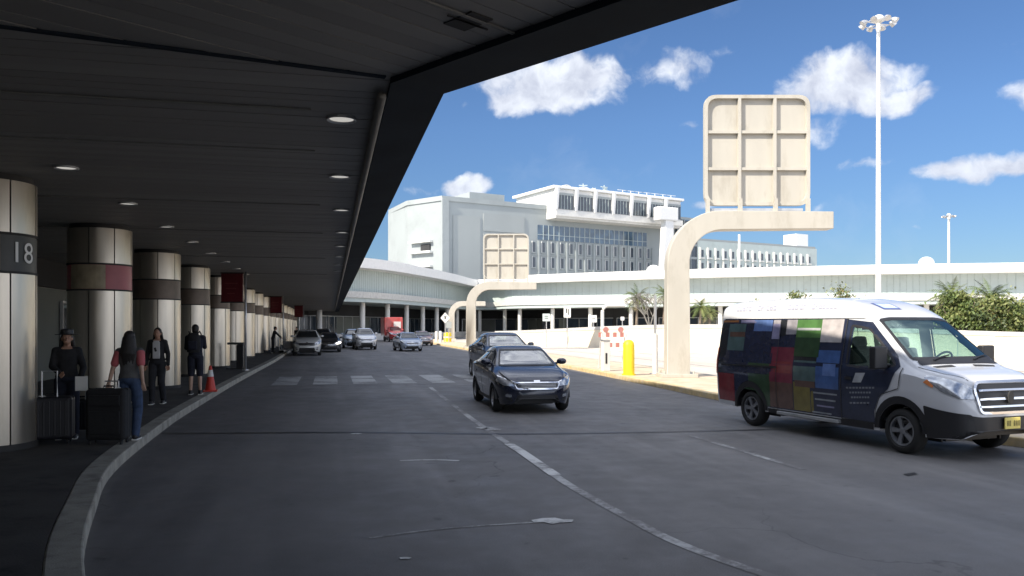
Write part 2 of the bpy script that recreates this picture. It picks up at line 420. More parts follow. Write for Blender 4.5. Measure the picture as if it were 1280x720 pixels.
# edge beam between the boards and the outer edge
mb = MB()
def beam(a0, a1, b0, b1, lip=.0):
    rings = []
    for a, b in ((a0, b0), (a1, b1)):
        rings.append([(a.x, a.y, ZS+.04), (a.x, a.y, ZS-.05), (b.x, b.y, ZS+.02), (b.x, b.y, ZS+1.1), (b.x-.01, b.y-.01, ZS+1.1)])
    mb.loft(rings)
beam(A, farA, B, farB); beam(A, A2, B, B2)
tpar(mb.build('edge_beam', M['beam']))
mb = MB()
cov = [A+D*t-NV*.06 for t in (0.35, 6, 12, 20, 35, 60, 100)]
mb.tube([(p.x, p.y, ZS-.07) for p in cov], .045, 8)
tpar(mb.build('conduit', mat('conduit', (.2, .19, .17), .5), smooth=True))
# mitre trim strips and the pale joints that cross the boards
mb = MB()
for u0 in (4.6,):
    a = A+mit*.05; b = A+mit*12
    mb.prism([tuple(a-mitn*.03), tuple(b-mitn*.03), tuple(b+mitn*.03), tuple(a+mitn*.03)], ZS-.012, ZS+.02)
tpar(mb.build('mitre_trim', M['beam']))
mb = MB()
js = mat('joint_strip', (.2, .2, .19), .6)
for u0 in (8.2, 10.1, 14.6, 19, 26, 34):
    a = UV(u0, -8); b = UV(u0, -.2); mb = MB(); mb.box(((a[0]+b[0])/2, (a[1]+b[1])/2, ZS-.008), (7.8, .035, .014), math.atan2(NV.y, NV.x)); tpar(mb.build('joint_strip', js))
for t in (1.5, 3.2):
    a = A+E*t; b = a+q*9; c = (a+b)/2; mb = MB(); mb.box((c.x, c.y, ZS-.008), (9, .03, .014), math.atan2(q.y, q.x)); tpar(mb.build('joint_strip', js))
p = ((585-640)/1000*5.66, 5.66)
mb = MB(); mb.box((p[0], p[1], ZS-.002), (.3, .2, .012), R(-45)).mi(1)
for k in range(5): mb.box((p[0]+(k-2)*.035, p[1]-(k-2)*.035*-1, ZS-.012), (.012, .18, .01), R(-45))
tpar(mb.build('vent', [M['seam'], M['black']]))
# wall behind the columns: panels, dark clerestory, door openings
mb = MB()
cen = lambda u, v: UV(u, v)
for k in range(-4, 22):
    u0 = k*5.4; a = UV(u0+2.7, wallv); mb.box((a[0], a[1], 1.65), (5.36, .25, 3.0), DA)
tpar(mb.build('wall', M['greywall']))
mb = MB(); a = UV(46, wallv-.25); mb.box((a[0], a[1], 6.1), (156, .3, 12.2), DA)
tpar(mb.build('upper_wall', M['deck']))
mb = MB(); a = UV(46, wallv-.02); mb.box((a[0], a[1], 3.7), (156, .16, 1.0), DA); tpar(mb.build('clerestory', M['dark']))
for k in (3, 6, 9, 12):
    u0 = k*5.4-1.2; d_ = MB(); a = UV(u0, wallv+.16); d_.box((a[0], a[1], 1.4), (2.2, .06, 2.5), DA)
    dd = tpar(d_.build('door', M['darkglass'])); f_ = MB()
    for s in (-1.13, 0, 1.13):
        a = UV(u0+s, wallv+.2); f_.box((a[0], a[1], 1.42), (.07, .1, 2.55), DA)
    a = UV(u0, wallv+.2); f_.box((a[0], a[1], 2.73), (2.33, .1, .08), DA)
    f = f_.build('frame', M['steel'], dd)
# departures level above: road deck parapet, columns and roof, all seen only from elsewhere but shading the road
mb = MB()
a = [UV(-34, .73), UV(116, .73)]; b = [UV(-34, 1.0), UV(116, 1.0)]
ribbon(mb, a, b, ZS+1.5, ZS+2.5); tpar(mb.build('parapet', M['deck']))
mb = MB(); ribbon(mb, [UV(-34, wallv), UV(116, wallv)], [UV(-34, .98), UV(116, .98)], 7.6, 8.45); tpar(mb.build('departures_roof', M['offwhite']))
for k in range(-4, 15):
    mb = MB(); a = UV(k*8, -2); mb.cyl((a[0], a[1], ZS+1.5), (a[0], a[1], 7.6), .3, n=16); tpar(mb.build('departures_column', M['deck'], smooth=40))
# round clad columns
CR = .63
def column_parts(u, k):
    x, y = UV(u, -4.86)
    t = empty('terminal_column', (x, y, .145), 0, cat='column', group='clad columns along the sidewalk')
    m_ = MB()
    for j in range(8):                                  # eight curved sheets with open joints
        a0 = 2*math.pi*j/8+.018+.25; a1 = 2*math.pi*(j+1)/8-.018+.25
        arc = [(math.cos(a0+(a1-a0)*i/7), math.sin(a0+(a1-a0)*i/7)) for i in range(8)]
        for (z0, z1) in ((.08, 2.52), (3.06, ZS-.145-.1)):
            m_.loft([[(CR*c, CR*s, z) for c, s in arc]+[((CR-.03)*c, (CR-.03)*s, z) for c, s in arc[::-1]] for z in (z0, z1)])
    m_.build('cladding', M['column'], t, smooth=35)
    m_ = MB(); m_.cyl((0, 0, 0), (0, 0, ZS-.146), CR-.045, n=40); m_.cyl((0, 0, .0), (0, 0, .09), CR+.01, n=40); m_.build('core', M['seam'], t, smooth=35)
    m_ = MB(); m_.cyl((0, 0, 2.53), (0, 0, 3.05), CR-.008, n=48)
    m_.mi(1).cyl((0, 0, 2.5), (0, 0, 2.535), CR+.008, n=48).cyl((0, 0, 3.045), (0, 0, 3.08), CR+.008, n=48)
    m_.build('band', [M['charcoal'] if k == 0 else M['redband'] if k == 1 else M['brown'], M['seam']], t, smooth=35)
    return t
cols = []
cu = [12.95, 18.75]+[24.5+5.75*i for i in range(15)]
proto = None
names = ['nearest column with a dark band reading 18', 'column with a rose pink band behind the walking woman', 'column behind the standing woman in a white shirt',
         'column with a brown band behind the man wearing a backpack']
ords = ['fifth', 'sixth', 'seventh', 'eighth', 'ninth', 'tenth', 'eleventh', 'twelfth', 'thirteenth', 'fourteenth', 'fifteenth', 'sixteenth', 'last']
for k, u in enumerate(cu):
    if k < 3: c = column_parts(u, k); proto = c
    else:
        c = copy_tree(proto); x, y = UV(u, -4.86); c.location = (x, y, .145)
    c['label'] = names[k] if k < 4 else ords[k-4]+' round beige column with a brown band, counting back from the numbered one'
    c.rotation_euler = (0, 0, [.0, -.12, .2, .1][k] if k < 4 else (k*.37) % .7)
    cols.append(c)
# number 18 and its plate wrapped on the first column
def wrap_text(par, s, ang, z, size, m_, rad=CR+.004):
    v, f = text_mesh(s, size); mm = MB()
    bb = bmesh.new(); me = bpy.data.meshes.new('x'); me.from_pydata(v, [], f); bb.from_mesh(me)
    bmesh.ops.triangulate(bb, faces=bb.faces[:]); bmesh.ops.subdivide_edges(bb, edges=bb.edges[:], cuts=1); bb.to_mesh(me); bb.free()
    mm.add([((rad)*math.cos(ang+p.co.x/rad), rad*math.sin(ang+p.co.x/rad), z+p.co.y) for p in me.vertices], [tuple(p.vertices) for p in me.polygons])
    return mm.build('number', m_, par, fix=False)
# first column: camera sees it from direction of the origin
c0 = cols[0]; ang0 = math.atan2(-c0.location.y, -c0.location.x)
wrap_text(c0, '18', ang0+.76, 2.79, .42, M['white'])
m_ = MB()
def curved_plate(mm, a0, a1, z0, z1, rad, th=.012, n=8):
    arc = [a0+(a1-a0)*i/n for i in range(n+1)]
    mm.loft([[(rad*math.cos(a), rad*math.sin(a), z) for a in arc]+[((rad-th)*math.cos(a), (rad-th)*math.sin(a), z) for a in arc[::-1]] for z in (z0, z1)])
curved_plate(m_, ang0-1.1, ang0+.25, 2.53, 3.05, CR+.003); m_.build('brown_panel', M['brown'], c0)
c1 = cols[1]; a1_ = math.atan2(-c1.location.y, -c1.location.x)
m_ = MB(); curved_plate(m_, a1_-.9, a1_+.28, 2.54, 3.04, CR+.002); m_.build('poster', mat('poster_tan', (.36, .3, .2), .4, 0, .35, 3), c1)
# ceiling lights
def clight(x, y):
    t = empty('ceiling_light', (x, y, ZS), DA)
    m_ = MB()
    m_.loft([m_.ring((0, 0, z), (0, 0, 1), r, 24) for z, r in ((.02, .155), (-.022, .155), (-.026, .15), (-.012, .125), (.01, .12))], cap=False)
    m_.build('frame', M['steel'], t, smooth=30)
    m_ = MB(); m_.cyl((0, 0, -.006), (0, 0, .0), .124, n=24); m_.build('lens', M['lamp'], t)
    return t
lp = None; words = ['first', 'second', 'third', 'fourth', 'fifth', 'sixth', 'seventh', 'eighth']
for row, (v, us, nm) in enumerate(((-3.62, [(83, 209), (160, 254), (208, 283), (240, 302)], 'in the row above the sidewalk'), (.05, [(427, 148), (425, 220), (427, 262), (428, 290)], 'in the row beside the canopy edge'))):
    pts = []
    for px, py in us:
        y = (ZS-HZ)*1000/(408-py); pts.append(((px-640)/1000*y, y))
    d = Vector(pts[3])-Vector(pts[2])
    for j in range(4): pts.append(tuple(Vector(pts[3])+D*3.25*(j+1)))
    for i, p in enumerate(pts):
        o = clight(*p) if lp is None else copy_tree(lp); lp = lp or o
        place(o, (p[0], p[1], ZS)); tag(o, '%s flat round ceiling lamp from the camera %s' % (words[i], nm), 'ceiling light', 'ceiling lights under the canopy')

# ------------------------------------------------------------------ far terminal arc
arc = catmull([(-27, 104), (-23.5, 106), (-19, 114), (-13, 138), (-9, 158), (-3, 157), (2.8, 146), (28.6, 131), (52, 122), (75, 117), (112, 113), (150, 116)], 8)
mask_i = arc
conc = empty('concourse_building', (0, 160, 0), label='long low grey concourse with a bright white roof edge curving behind the road', cat='terminal')
def cpar(o): o.parent = conc; o.matrix_parent_inverse = Matrix.Translation((0, -160, 0)); return o
def arc_part(name, d0, d1, z0, z1, m_, bevel=0):
    mb = MB(); ribbon(mb, offset(arc, d0), offset(arc, d1), z0, z1); return cpar(mb.build(name, m_, bevel=bevel))
arc_part('roof_edge', 2.6, -26, 9.7, 11.05, M['white'])
fm = MB(); ribbon(fm, offset(arc, 0), offset(arc, -25), 6.6, 9.7)
arc_part('lower_ledge', 1.3, -25, 5.75, 6.6, mat('ledge_concrete', (.55, .55, .52), .7))
arc_part('soffit', 1.1, -25, 5.2, 5.75, M['facade'])
arc_part('ground_floor', -8.5, -9, -.01, 5.2, M['dark'])
arc_part('plinth', .6, .4, -.01, .9, M['cap'])
fm.mi(1); o1 = offset(arc, .0)
for i in range(1, len(o1)-1):
    a = Vector(o1[i]); b = Vector(o1[i+1])
    for k in range(3):
        p = a+(b-a)*(k/3); dd = (b-a).normalized(); fm.box((p.x, p.y, 8.15), (.1, .06, 3.08), math.atan2(dd.y, dd.x))
cpar(fm.build('facade', [M['facade'], mat('joint_grey', (.4, .46, .45), .8)]))
rr = random.Random(4)
seg = offset(arc, -.6); L_ = 0
acc = []
for i in range(len(seg)-1):
    a = Vector(seg[i]); b = Vector(seg[i+1]); acc.append((a, b, (b-a).length))
pos = 0; nxt = 2
for a, b, l in acc:
    while nxt < pos+l:
        p = a+(b-a)*((nxt-pos)/l)
        m_ = MB(); m_.cyl((p.x, p.y, 0), (p.x, p.y, 5.2), .38, n=10); cpar(m_.build('column', M['offwhite'], smooth=40)); nxt += 7.5
    pos += l
# ground floor glazing, some panes at random in plain wall grey
gf = offset(arc, -8.3); 
for i in range(2, len(gf)-2):
    a = Vector(gf[i]); b = Vector(gf[i+1]); l = (b-a).length; n = max(1, int(l/4)); d = (b-a).normalized()
    for k in range(n):
        p = a+(b-a)*((k+.5)/n); m_ = MB(); m_.box((p.x, p.y, 1.7), (3.0, .1, 3.2), math.atan2(d.y, d.x)); w = m_.build('window', M['window'] if rr.random() < .7 else M['greywall']); cpar(w)
        m_ = MB(); m_.box((p.x, p.y, 3.42), (3.2, .2, .1), math.atan2(d.y, d.x)); m_.box((p.x-d.x*1.55, p.y-d.y*1.55, 1.7), (.1, .2, 3.3), math.atan2(d.y, d.x)); m_.build('frame', M['steel'], w)
# domes on the roof
for (px, y, r, lb) in ((1158, 121, 1.15, 'white skylight dome on the concourse roof right of the tall mast'), (817, 139, 1.3, 'white skylight dome on the concourse roof left of the big gantry')):
    t = empty('roof_dome', (W(px, y), y, 11.05), label=lb, cat='skylight', group='domes on the concourse roof')
    m_ = MB(); m_.cyl((0, 0, 0), (0, 0, .3), r*1.08, n=20); m_.build('collar', M['offwhite'], t, smooth=40)
    m_ = MB(); m_.ball((0, 0, .3), (r, r, r*.95), 20, 12); m_.build('dome', M['white'], t, smooth=True)

# ------------------------------------------------------------------ hotel
HC = Vector((-17.4, 200)); HU = Vector((.862, .508)).normalized(); HN = Vector((HU.y, -HU.x))   # along the facade; outward
hot = empty('hotel_building', (HC.x, HC.y, 0), math.atan2(HU.y, HU.x), label='large pale concrete hotel block with overhanging rooftop restaurant windows', cat='hotel')
def ht(px):                                 # distance along the facade seen at column px
    k = (px-640)/1000; return (k*HC.y-HC.x)/(HU.x-k*HU.y)
def hz(px, py):
    t = ht(px); y = HC.y+HU.y*t; return Z(py, y)
def fbox(name, x0, x1, y0, y1, z0, z1, m_, par=hot, **k):   # local: x along facade, -y towards us
    mb = MB(); mb.box(((x0+x1)/2, (y0+y1)/2, (z0+z1)/2), (abs(x1-x0), abs(y1-y0), z1-z0)); return mb.build(name, m_, par, **k)
H0 = hz(556, 246); xe = ht(852)
mb = MB(); zt = H0
mb.prism([(0, 0), (xe, 0), (xe, 30), (-2.5, 30), (-4.3, 12)], 0, zt-1.0); mb.build('main_block', M['hotelwall'], hot)
mb = MB(); mb.prism([(-.25, -.25), (xe, -.2), (xe, 29), (-2.5, 29.8), (-4.6, 12)], zt-1.0, zt+.2); mb.build('parapet', M['hotelwall'], hot)
fbox('corner_pier', -.3, ht(560), -.6, -.001, 0, zt-.3, M['hotelwall'])
fbox('service_box', ht(596), ht(640), 4, 14, zt+.2, zt+2.6, M['hotelwall'])
# shallow recessed panels on the plain wall
for (a, b, za, zb_) in ((566, 600, 12, 30), (604, 655, 26.5, 31), (604, 655, 12, 26)):
    fbox('wall_panel', ht(a), ht(b), -.22, -.003, za, zb_, M['hotelshade'])
# ledges on the left flank
for z in (23.5, 20.8, 17.2, 14.6):
    p0 = Vector((-1.15, 3.2)); p1 = Vector((-3.8, 10.6)); d = (p1-p0); c = (p0+p1)/2; n_ = Vector((-d.y, d.x)).normalized()
    mb = MB(); mb.box((c.x+n_.x*.5, c.y+n_.y*.5, z), (d.length, 1.4, .5), math.atan2(d.y, d.x)); mb.build('balcony_ledge', M['white'], hot)
for z in (22.0, 15.8):
    p0 = Vector((-1.4, 3.9)); p1 = Vector((-2.5, 7.0)); d = (p1-p0); c = (p0+p1)/2; n_ = Vector((-d.y, d.x)).normalized()
    mb = MB(); mb.box((c.x, c.y, z), (d.length, .8, 1.6), math.atan2(d.y, d.x)); mb.build('opening', M['dark'], hot)
# rooftop restaurant
rx0 = ht(683); rx1 = ht(838); zb0 = hz(690, 274)-.3; zt0 = hz(690, 238)
fbox('restaurant_box', rx0-.0, rx1, -4.5, 16, zb0+.0, zt0-.2, M['offwhite'], bevel=.25)
fbox('restaurant_roof', rx0-1.0, rx1+.8, -5.1, 16.5, zt0-.2, zt0+.5, M['white'], bevel=.1)
fbox('restaurant_sill', rx0-.2, rx1+.4, -5.0, -4.503, zb0+.6, zb0+2.2, M['offwhite'])
nb = 7; bw = (rx1-rx0)/nb
for i in range(nb):
    xa = rx0+bw*i+.55; xb = rx0+bw*(i+1)-.55 if i < nb-1 else rx1-.2
    w = fbox('window', xa, xb, -4.66, -4.505, zb0+2.5, zt0-1.9, M['window'])
    mb = MB()
    for k in range(1, 5): mb.box((xa+(xb-xa)*k/5, -4.72, (zb0+zt0+.6)/2), (.12, .1, zt0-zb0-4.4))
    mb.build('glazing_bar', M['facade'], w)
    fbox('window_head', xa, xb, -4.75, -4.505, zt0-1.9, zt0-1.3, M['hotelshade'])
    fin = MB(); xf = rx0+bw*i; fin.add([(xf-.35, -4.5, zb0+1.9), (xf-.35, -5.2, zb0+2.2), (xf-.35, -5.9, zt0-.1), (xf-.35, -4.5, zt0-.1), (xf+.35, -4.5, zb0+1.9), (xf+.35, -5.2, zb0+2.2), (xf+.35, -5.9, zt0-.1), (xf+.35, -4.5, zt0-.1)],
        [(0,1,2,3), (7,6,5,4), (0,4,5,1), (1,5,6,2), (2,6,7,3), (3,7,4,0)]); fin.build('mullion_fin', M['white'], hot)
# roof plant and curved canopies
for k, (a, b) in enumerate(((696, 716), (716, 740))):
    mb = MB(); x0, x1 = ht(a), ht(b); n = 10
    rings = [[(x0+(x1-x0)*i/n, y, zt0+.5+h+1.3*math.sin(math.pi*i/n)) for i in range(n+1)] for y, h in ((-1, 0), (8, 0))]
    mb.add([p for r in rings for p in r]+[(p[0], p[1], p[2]-.25) for r in rings for p in r], [(i, i+1, n+2+i, n+1+i) for i in range(n)]+[(2*n+2+i, 3*n+3+i, 3*n+4+i, 2*n+3+i) for i in range(n)]+[(i, 2*n+2+i, 2*n+3+i, i+1) for i in range(n)])
    mb.build('roof_canopy', M['offwhite'], hot)
mb = MB(); rr = random.Random(5)
for i in range(16):
    x = ht(722)+(ht(770)-ht(722))*rr.random(); y = rr.uniform(0, 6); h = rr.uniform(.8, 2.6)
    mb.cyl((x, y, zt0+.4), (x, y, zt0+.5+h), .12, n=6); mb.box((x, y, zt0+.5+h*.8), (2.4, .25, .2), rr.random()*3)
mb.build('roof_plant', M['facade'], hot)
for px in range(770, 836, 10):
    mb = MB(); x = ht(px); mb.cyl((x, -3, zt0+.4), (x, -3, zt0+1.5), .1, n=6); mb.box((x, -3, zt0+1.5), (3.6, .1, .1)); mb.build('railing', M['white'], hot)
# ribbon window
za, zb_ = hz(690, 302), hz(690, 281); xa, xb = ht(672), ht(808)
w = fbox('window', xa, xb, -.12, -.003, za+.3, zb_-.3, M['bluewin'])
mb = MB()
for k in range(1, 22): mb.box((xa+(xb-xa)*k/22, -.16, (za+zb_)/2), (.16, .1, zb_-za-.6))
mb.box(((xa+xb)/2, -.16, (za+zb_)/2-.6), (xb-xa, .08, .12)); mb.build('glazing_bar', M['facade'], w)
# two storeys of slit windows with pilasters
for zc_ in (hz(672, 309), hz(672, 328)):
    for k in range(14):
        x = ht(661)+(ht(815)-ht(661))*(k+.5)/14
        w = fbox('window', x-.5, x+.5, -.07, -.003, zc_-1.35, zc_+1.35, M['window'])
        fbox('surround', x-.62, x-.502, -.25, -.003, zc_-1.6, zc_+1.6, M['white'], w)
        fbox('sill', x-.6, x+.6, -.3, -.004, zc_-1.62, zc_-1.36, M['hotelwall'], w)
fbox('storey_band', ht(661), ht(815), -.14, -.002, (hz(672, 309)+hz(672, 328))/2-.25, (hz(672, 309)+hz(672, 328))/2+.25, M['hotelshade'])
for k in range(15):
    x = ht(661)+(ht(815)-ht(661))*k/14; fbox('pilaster', x-.25, x+.25, -.4, -.005, 8, hz(672, 301), M['hotelwall'])
# white pylon with flared head, and the stair tower beside it
yb = -9; x0 = (.192*(HC.y-7.76)-HC.x-4.57)/(HU.x-.192*HU.y)
mb = MB(); w0, w1 = 1.9, 2.6
for (za, zb_, wa, wb) in ((0, 31.6, 2.9, 1.4),):
    mb.loft([[(x0-wa, yb-1, za), (x0+wa, yb-1, za), (x0+wa, yb+1, za), (x0-wa, yb+1, za)], [(x0-wb+.6, yb-1, zb_), (x0+wb+.6, yb-1, zb_), (x0+wb+.6, yb+1, zb_), (x0-wb+.6, yb+1, zb_)]])
mb.build('pylon', M['white'], hot)
fbox('pylon_head', x0-3.3, x0+3.6, yb-1.4, yb+1.4, 31.6, 35.4, M['white'], bevel=.3)
mb = MB(); tx0, tx1 = ht(844), ht(868)
mb.box(((tx0+tx1)/2, 2, 17), (tx1-tx0, 6, 33.5)); tw = mb.build('stair_tower', M['window'], hot)
mb = MB()
for k in range(9): mb.box(((tx0+tx1)/2, -1.1, 3+k*3.9), (tx1-tx0+.2, .3, .7))
for k in range(4): mb.box((tx0+(tx1-tx0)*k/3, -1.12, 17), (.25, .34, 33.8))
mb.build('tower_frame', M['hotelwall'], tw)
# long rear wing with its grid of windows
wing = empty('hotel_wing', (0, 0, 0), label='long grey wing with a grid of windows beyond the big gantry', cat='hotel')
WA = Vector((W(868, 262), 262)); WB = Vector((W(1021, 292), 292)); wd = (WB-WA); wl = wd.length; wing.location = (WA.x, WA.y, 0); wing.rotation_euler = (0, 0, math.atan2(wd.y, wd.x))
wt = 30.2
mb = MB(); mb.box((wl/2, 8, wt/2), (wl, 16, wt)); mb.build('wall', M['facade'], wing)
mb = MB(); mb.box((wl/2-1, 7, wt+.3), (wl+.4, 14, .7)); mb.build('parapet', M['hotelshade'], wing)
mb = MB(); mb.box((wl-6.5, 4, wt+2.8), (6, 6, 4.6)); mb.build('roof_box', M['white'], wing)
for r_ in range(3):
    for c_ in range(16):
        x = 2+c_*(wl-4)/16+1; z = wt-4.2-r_*4.3
        m_ = MB(); m_.box((x+.3, -.05, z), (1.35, .09, 2.3)); w = m_.build('window', M['window'], wing)
        m_ = MB(); m_.box((x-.8, -.3, z), (.5, .6, 3.8)); m_.box((x+.3, -.25, z-1.6), (1.7, .5, .4)); m_.build('frame', M['offwhite'], w)
# ------------------------------------------------------------------ sign gantries (seen from behind)
def gantry(x, y, rz, label, zb=5.95, zsign=10.0, sign=True, arm=5.35, zbase=.143, w=.8, sw=3.7):
    t = empty('sign_gantry', (x, y, zbase), rz, label=label, cat='gantry', group='cream sign gantries on the median')
    H = zb-zbase; m_ = MB(); dep = .62
    # column, quarter bend and arm swept as one box section in the local xz plane
    Rb = 1.5; pts = [(0, 0), (0, 1.5), (0, H-.38-Rb)]
    path = [(0, 0, 0, 1.0), (0, .02, 0, 1.0), (0, H-.38-Rb, 0, .96)]
    for i in range(1, 13):
        a = i/12*math.pi/2; path.append((Rb-Rb*math.cos(a), H-.38-Rb+Rb*math.sin(a), a, .96-.14*i/12))
    path.append((arm, H-.38, math.pi/2, .74))
    rings = []
    for (px, pz, a, s) in path:
        nx, nz = math.cos(a), -math.sin(a); h = w/2*s
        rings.append([(px-nx*h, -dep/2, pz-nz*h), (px+nx*h, -dep/2, pz+nz*h), (px+nx*h, dep/2, pz+nz*h), (px-nx*h, dep/2, pz-nz*h)])
    m_.loft(rings); m_.build('mast_arm', M['cream'], t, smooth=30, bevel=.03)
    m_ = MB(); m_.box((0, 0, .06), (1.25, 1.05, .12))
    for a in (-1, 1):
        for b in (-1, 1): m_.cyl((a*.5, b*.4, .12), (a*.5, b*.4, .22), .035, n=8)
    m_.build('base_plate', M['cream'], t, bevel=.01)
    if sign:
        x0 = .98; x1 = x0+sw; z0 = H+.18; z1 = zsign-zbase; yc = .12
        m_ = MB(); oc = rpoly([(x0, z0), (x1, z0), (x1, z1), (x0, z1)], .42, 5)
        n = len(oc); m_.add([(p[0], yc+.1, p[1]) for p in oc]+[(p[0], yc+.16, p[1]) for p in oc], [tuple(range(n)), tuple(range(n, 2*n))[::-1]]+[(i, (i+1) % n, (i+1) % n+n, i+n) for i in range(n)])
        sg = m_.build('sign_panel', M['cream'], t)
        m_ = MB(); ic = rpoly([(x0+.12, z0+.12), (x1-.12, z0+.12), (x1-.12, z1-.12), (x0+.12, z1-.12)], .36, 5)
        vs = [(p[0], yc-.05, p[1]) for p in oc]+[(p[0], yc-.05, p[1]) for p in ic]+[(p[0], yc+.1, p[1]) for p in oc]+[(p[0], yc+.1, p[1]) for p in ic]
        fs = []
        for i in range(n):
            j = (i+1) % n; fs += [(i, j, n+j, n+i), (2*n+i, 2*n+j, j, i), (n+i, n+j, 3*n+j, 3*n+i)]
        m_.add(vs, fs); m_.build('sign_frame', M['cream'], sg)
        for k in (1, 2):
            m_ = MB(); m_.box((x0+sw*k/3, yc+.02, (z0+z1)/2), (.1, .155, z1-z0-.24)); m_.build('stiffener', M['cream'], sg)
            m_ = MB(); m_.box(((x0+x1)/2, yc+.035, z0+(z1-z0)*k/3), (sw-.24, .12, .1)); m_.build('stiffener', M['cream'], sg)
        for fx in (x0+.1, x0+sw/3, x0+2*sw/3, x1-.1):
            m_ = MB(); m_.box((fx, yc-.1, (H+z0)/2+.05), (.12, .16, z0-H+.35)); m_.build('bracket', M['cream'], t)
        m_ = MB(); m_.box(((x0+x1)/2, .2, H+.04), (sw-.5, .22, .09)); m_.build('sign_light_bar', M['steel'], t)
    return t
gantry(5.75, 27.9, 0, 'big cream curved gantry beside the van, holding a nine panel sign back')
gantry(-3.35, 65.5, 0, 'smaller looking cream gantry farther down the median with a nine panel sign back', zb=5.6, zsign=9.5, sw=3.75)
g3 = gantry(-8.0, 106, 0, 'pale curved arm without a sign just left of the farther gantry', sign=False, arm=4.5, w=.8, zb=5.3)
def pipe_arch(x, y, z, arm, label):
    t = MB(); t.tube([(0, 0, 0), (0, 0, z-.7)]+[(.6-.6*math.cos(a), 0, z-.6+.6*math.sin(a)) for a in (.2, .5, .8, 1.1, 1.4)]+[(arm, 0, z)], .16, 10)
    o = t.build('pipe_arch', M['offwhite'], smooth=40); o.location = (x, y, 0); tag(o, label, 'pipe arch'); return o
pipe_arch(W(753, 74), 74, 3.85, 2.1, 'bent white pipe arch rising behind the cream barrier')

# ------------------------------------------------------------------ cream barrier wall with its grey coping
wp = [(-2.0, 101), (1.5, 92), (4.3, 80), (9.2, 68), (14.4, 57.5), (23, 52), (31.5, 49), (44, 47), (70, 46)]
wz = [1.3, 1.45, 1.65, 1.95, 2.05, 1.85, 1.55, 1.35, 1.2]
wc = catmull([(a[0], a[1], z) for a, z in zip(wp, wz)], 5)
bw = empty('barrier_wall', (14, 57, 0), label='long cream concrete barrier wall across the lot behind the van', cat='wall')
def bpar(o): o.parent = bw; o.matrix_parent_inverse = Matrix.Translation((-14, -57, 0)); return o
def wloft(d0, d1, zf0, zf1):
    a = offset([p[:2] for p in wc], d0); b = offset([p[:2] for p in wc], d1); mb = MB()
    mb.loft([[(a[i][0], a[i][1], zf0(wc[i][2])), (b[i][0], b[i][1], zf0(wc[i][2])), (b[i][0], b[i][1], zf1(wc[i][2])), (a[i][0], a[i][1], zf1(wc[i][2]))] for i in range(len(wc))]); return mb
bpar(wloft(-.2, .2, lambda z: z-.28, lambda z: z).build('coping', M['cap']))
mb = wloft(-.15, .15, lambda z: -.02, lambda z: z-.28).mi(1); f = offset([p[:2] for p in wc], .15)
for i in range(0, len(f), 2): mb.box((f[i][0], f[i][1], wc[i][2]/2-.16), (.04, .04, wc[i][2]-.34))
bpar(mb.build('wall_face', [M['wallpaint'], M['cap']]))
mb = MB(); rr = random.Random(9)
for px in (700, 712, 722, 735, 900, 908, 945, 956, 866, 1236, 1240):
    y = 0
    for i in range(len(f)-1):
        p, q_ = Vector(f[i]), Vector(f[i+1]); k = (px-640)/1000
        if (p.x-k*p.y)*(q_.x-k*q_.y) <= 0:
            s = (p.x-k*p.y)/((p.x-k*p.y)-(q_.x-k*q_.y)); c = p+(q_-p)*s; dd = math.atan2((q_-p).y, (q_-p).x)
            mb.box((c.x, c.y-.02, 1.15), (.28, .03, .3), dd)
bpar(mb.build('drain_plates', M['facade']))

# ------------------------------------------------------------------ masts and poles
def high_mast(x, y, h, label, r=.27):
    t = empty('high_mast_light', (x, y, 0), label=label, cat='light mast')
    m_ = MB(); m_.tube([(0, 0, 0), (0, 0, h*.5), (0, 0, h-1)], .3, 14, [r, r*.82, r*.6]); m_.build('pole', M['offwhite'], t, smooth=40)
    m_ = MB(); m_.cyl((0, 0, h-1.2), (0, 0, h-.3), r*.8, r*.8, 12); m_.ball((0, 0, h-.15), (.55, .55, .4), 12, 8); m_.build('head', M['offwhite'], t, smooth=40)
    m_ = MB(); n = 24; rr_ = 1.25
    m_.tube([(rr_*math.cos(i*2*math.pi/n), rr_*math.sin(i*2*math.pi/n), h-.55) for i in range(n+1)], .05, 6)
    for i in range(4): a = i*math.pi/2+.3; m_.cyl((0, 0, h-.6), (rr_*math.cos(a), rr_*math.sin(a), h-.55), .05, n=6)
    m_.build('ring', M['steel'], t)
    for i in range(8):
        a = i*math.pi/4+.1; c, s = math.cos(a), math.sin(a)
        m_ = MB(); m_.loft([m_.ring((c*r0, s*r0, h-.5+dz), (c*.5, s*.5, -.5), rad, 10) for r0, dz, rad in ((1.15, .15, .1), (1.35, .02, .26), (1.62, -.16, .3))])
        m_.build('floodlight', M['steel'], t, smooth=40)
    return t
high_mast(W(1098, 76), 76, Z(22, 76), 'tall white high mast light with a crown of floodlights, nearest of the masts')
high_mast(W(1186, 205), 205, Z(268, 205), 'distant thin light mast above the concourse roof at the right', .45)
m_ = MB(); m_.tube([(0, 0, 0), (0, 0, 26)], .3, 8); o = m_.build('flag_pole', M['offwhite'], smooth=True); o.location = (W(924, 210), 210, 0); tag(o, 'bare white pole standing before the grid windowed wing', 'pole')

# thin grey pole in a white sleeve beside the gantry
yb = 29.3; t = empty('camera_pole', (W(819, yb), yb, .143), label='slim grey pole in a thick white sleeve between the yellow post and gantry', cat='pole')
m_ = MB(); m_.cyl((0, 0, 0), (0, 0, 1.45), .1, n=16).cyl((0, 0, 1.45), (0, 0, 1.49), .085, n=16); m_.build('sleeve', M['offwhite'], t, smooth=40)
m_ = MB(); m_.tube([(0, 0, 1.4), (0, 0, 2.9)], .05, 10); m_.build('pole', M['steel'], t, smooth=40)
m_ = MB(); m_.cyl((0, 0, -.0), (0, 0, .04), .2, n=16); m_.build('flange', M['steel'], t)
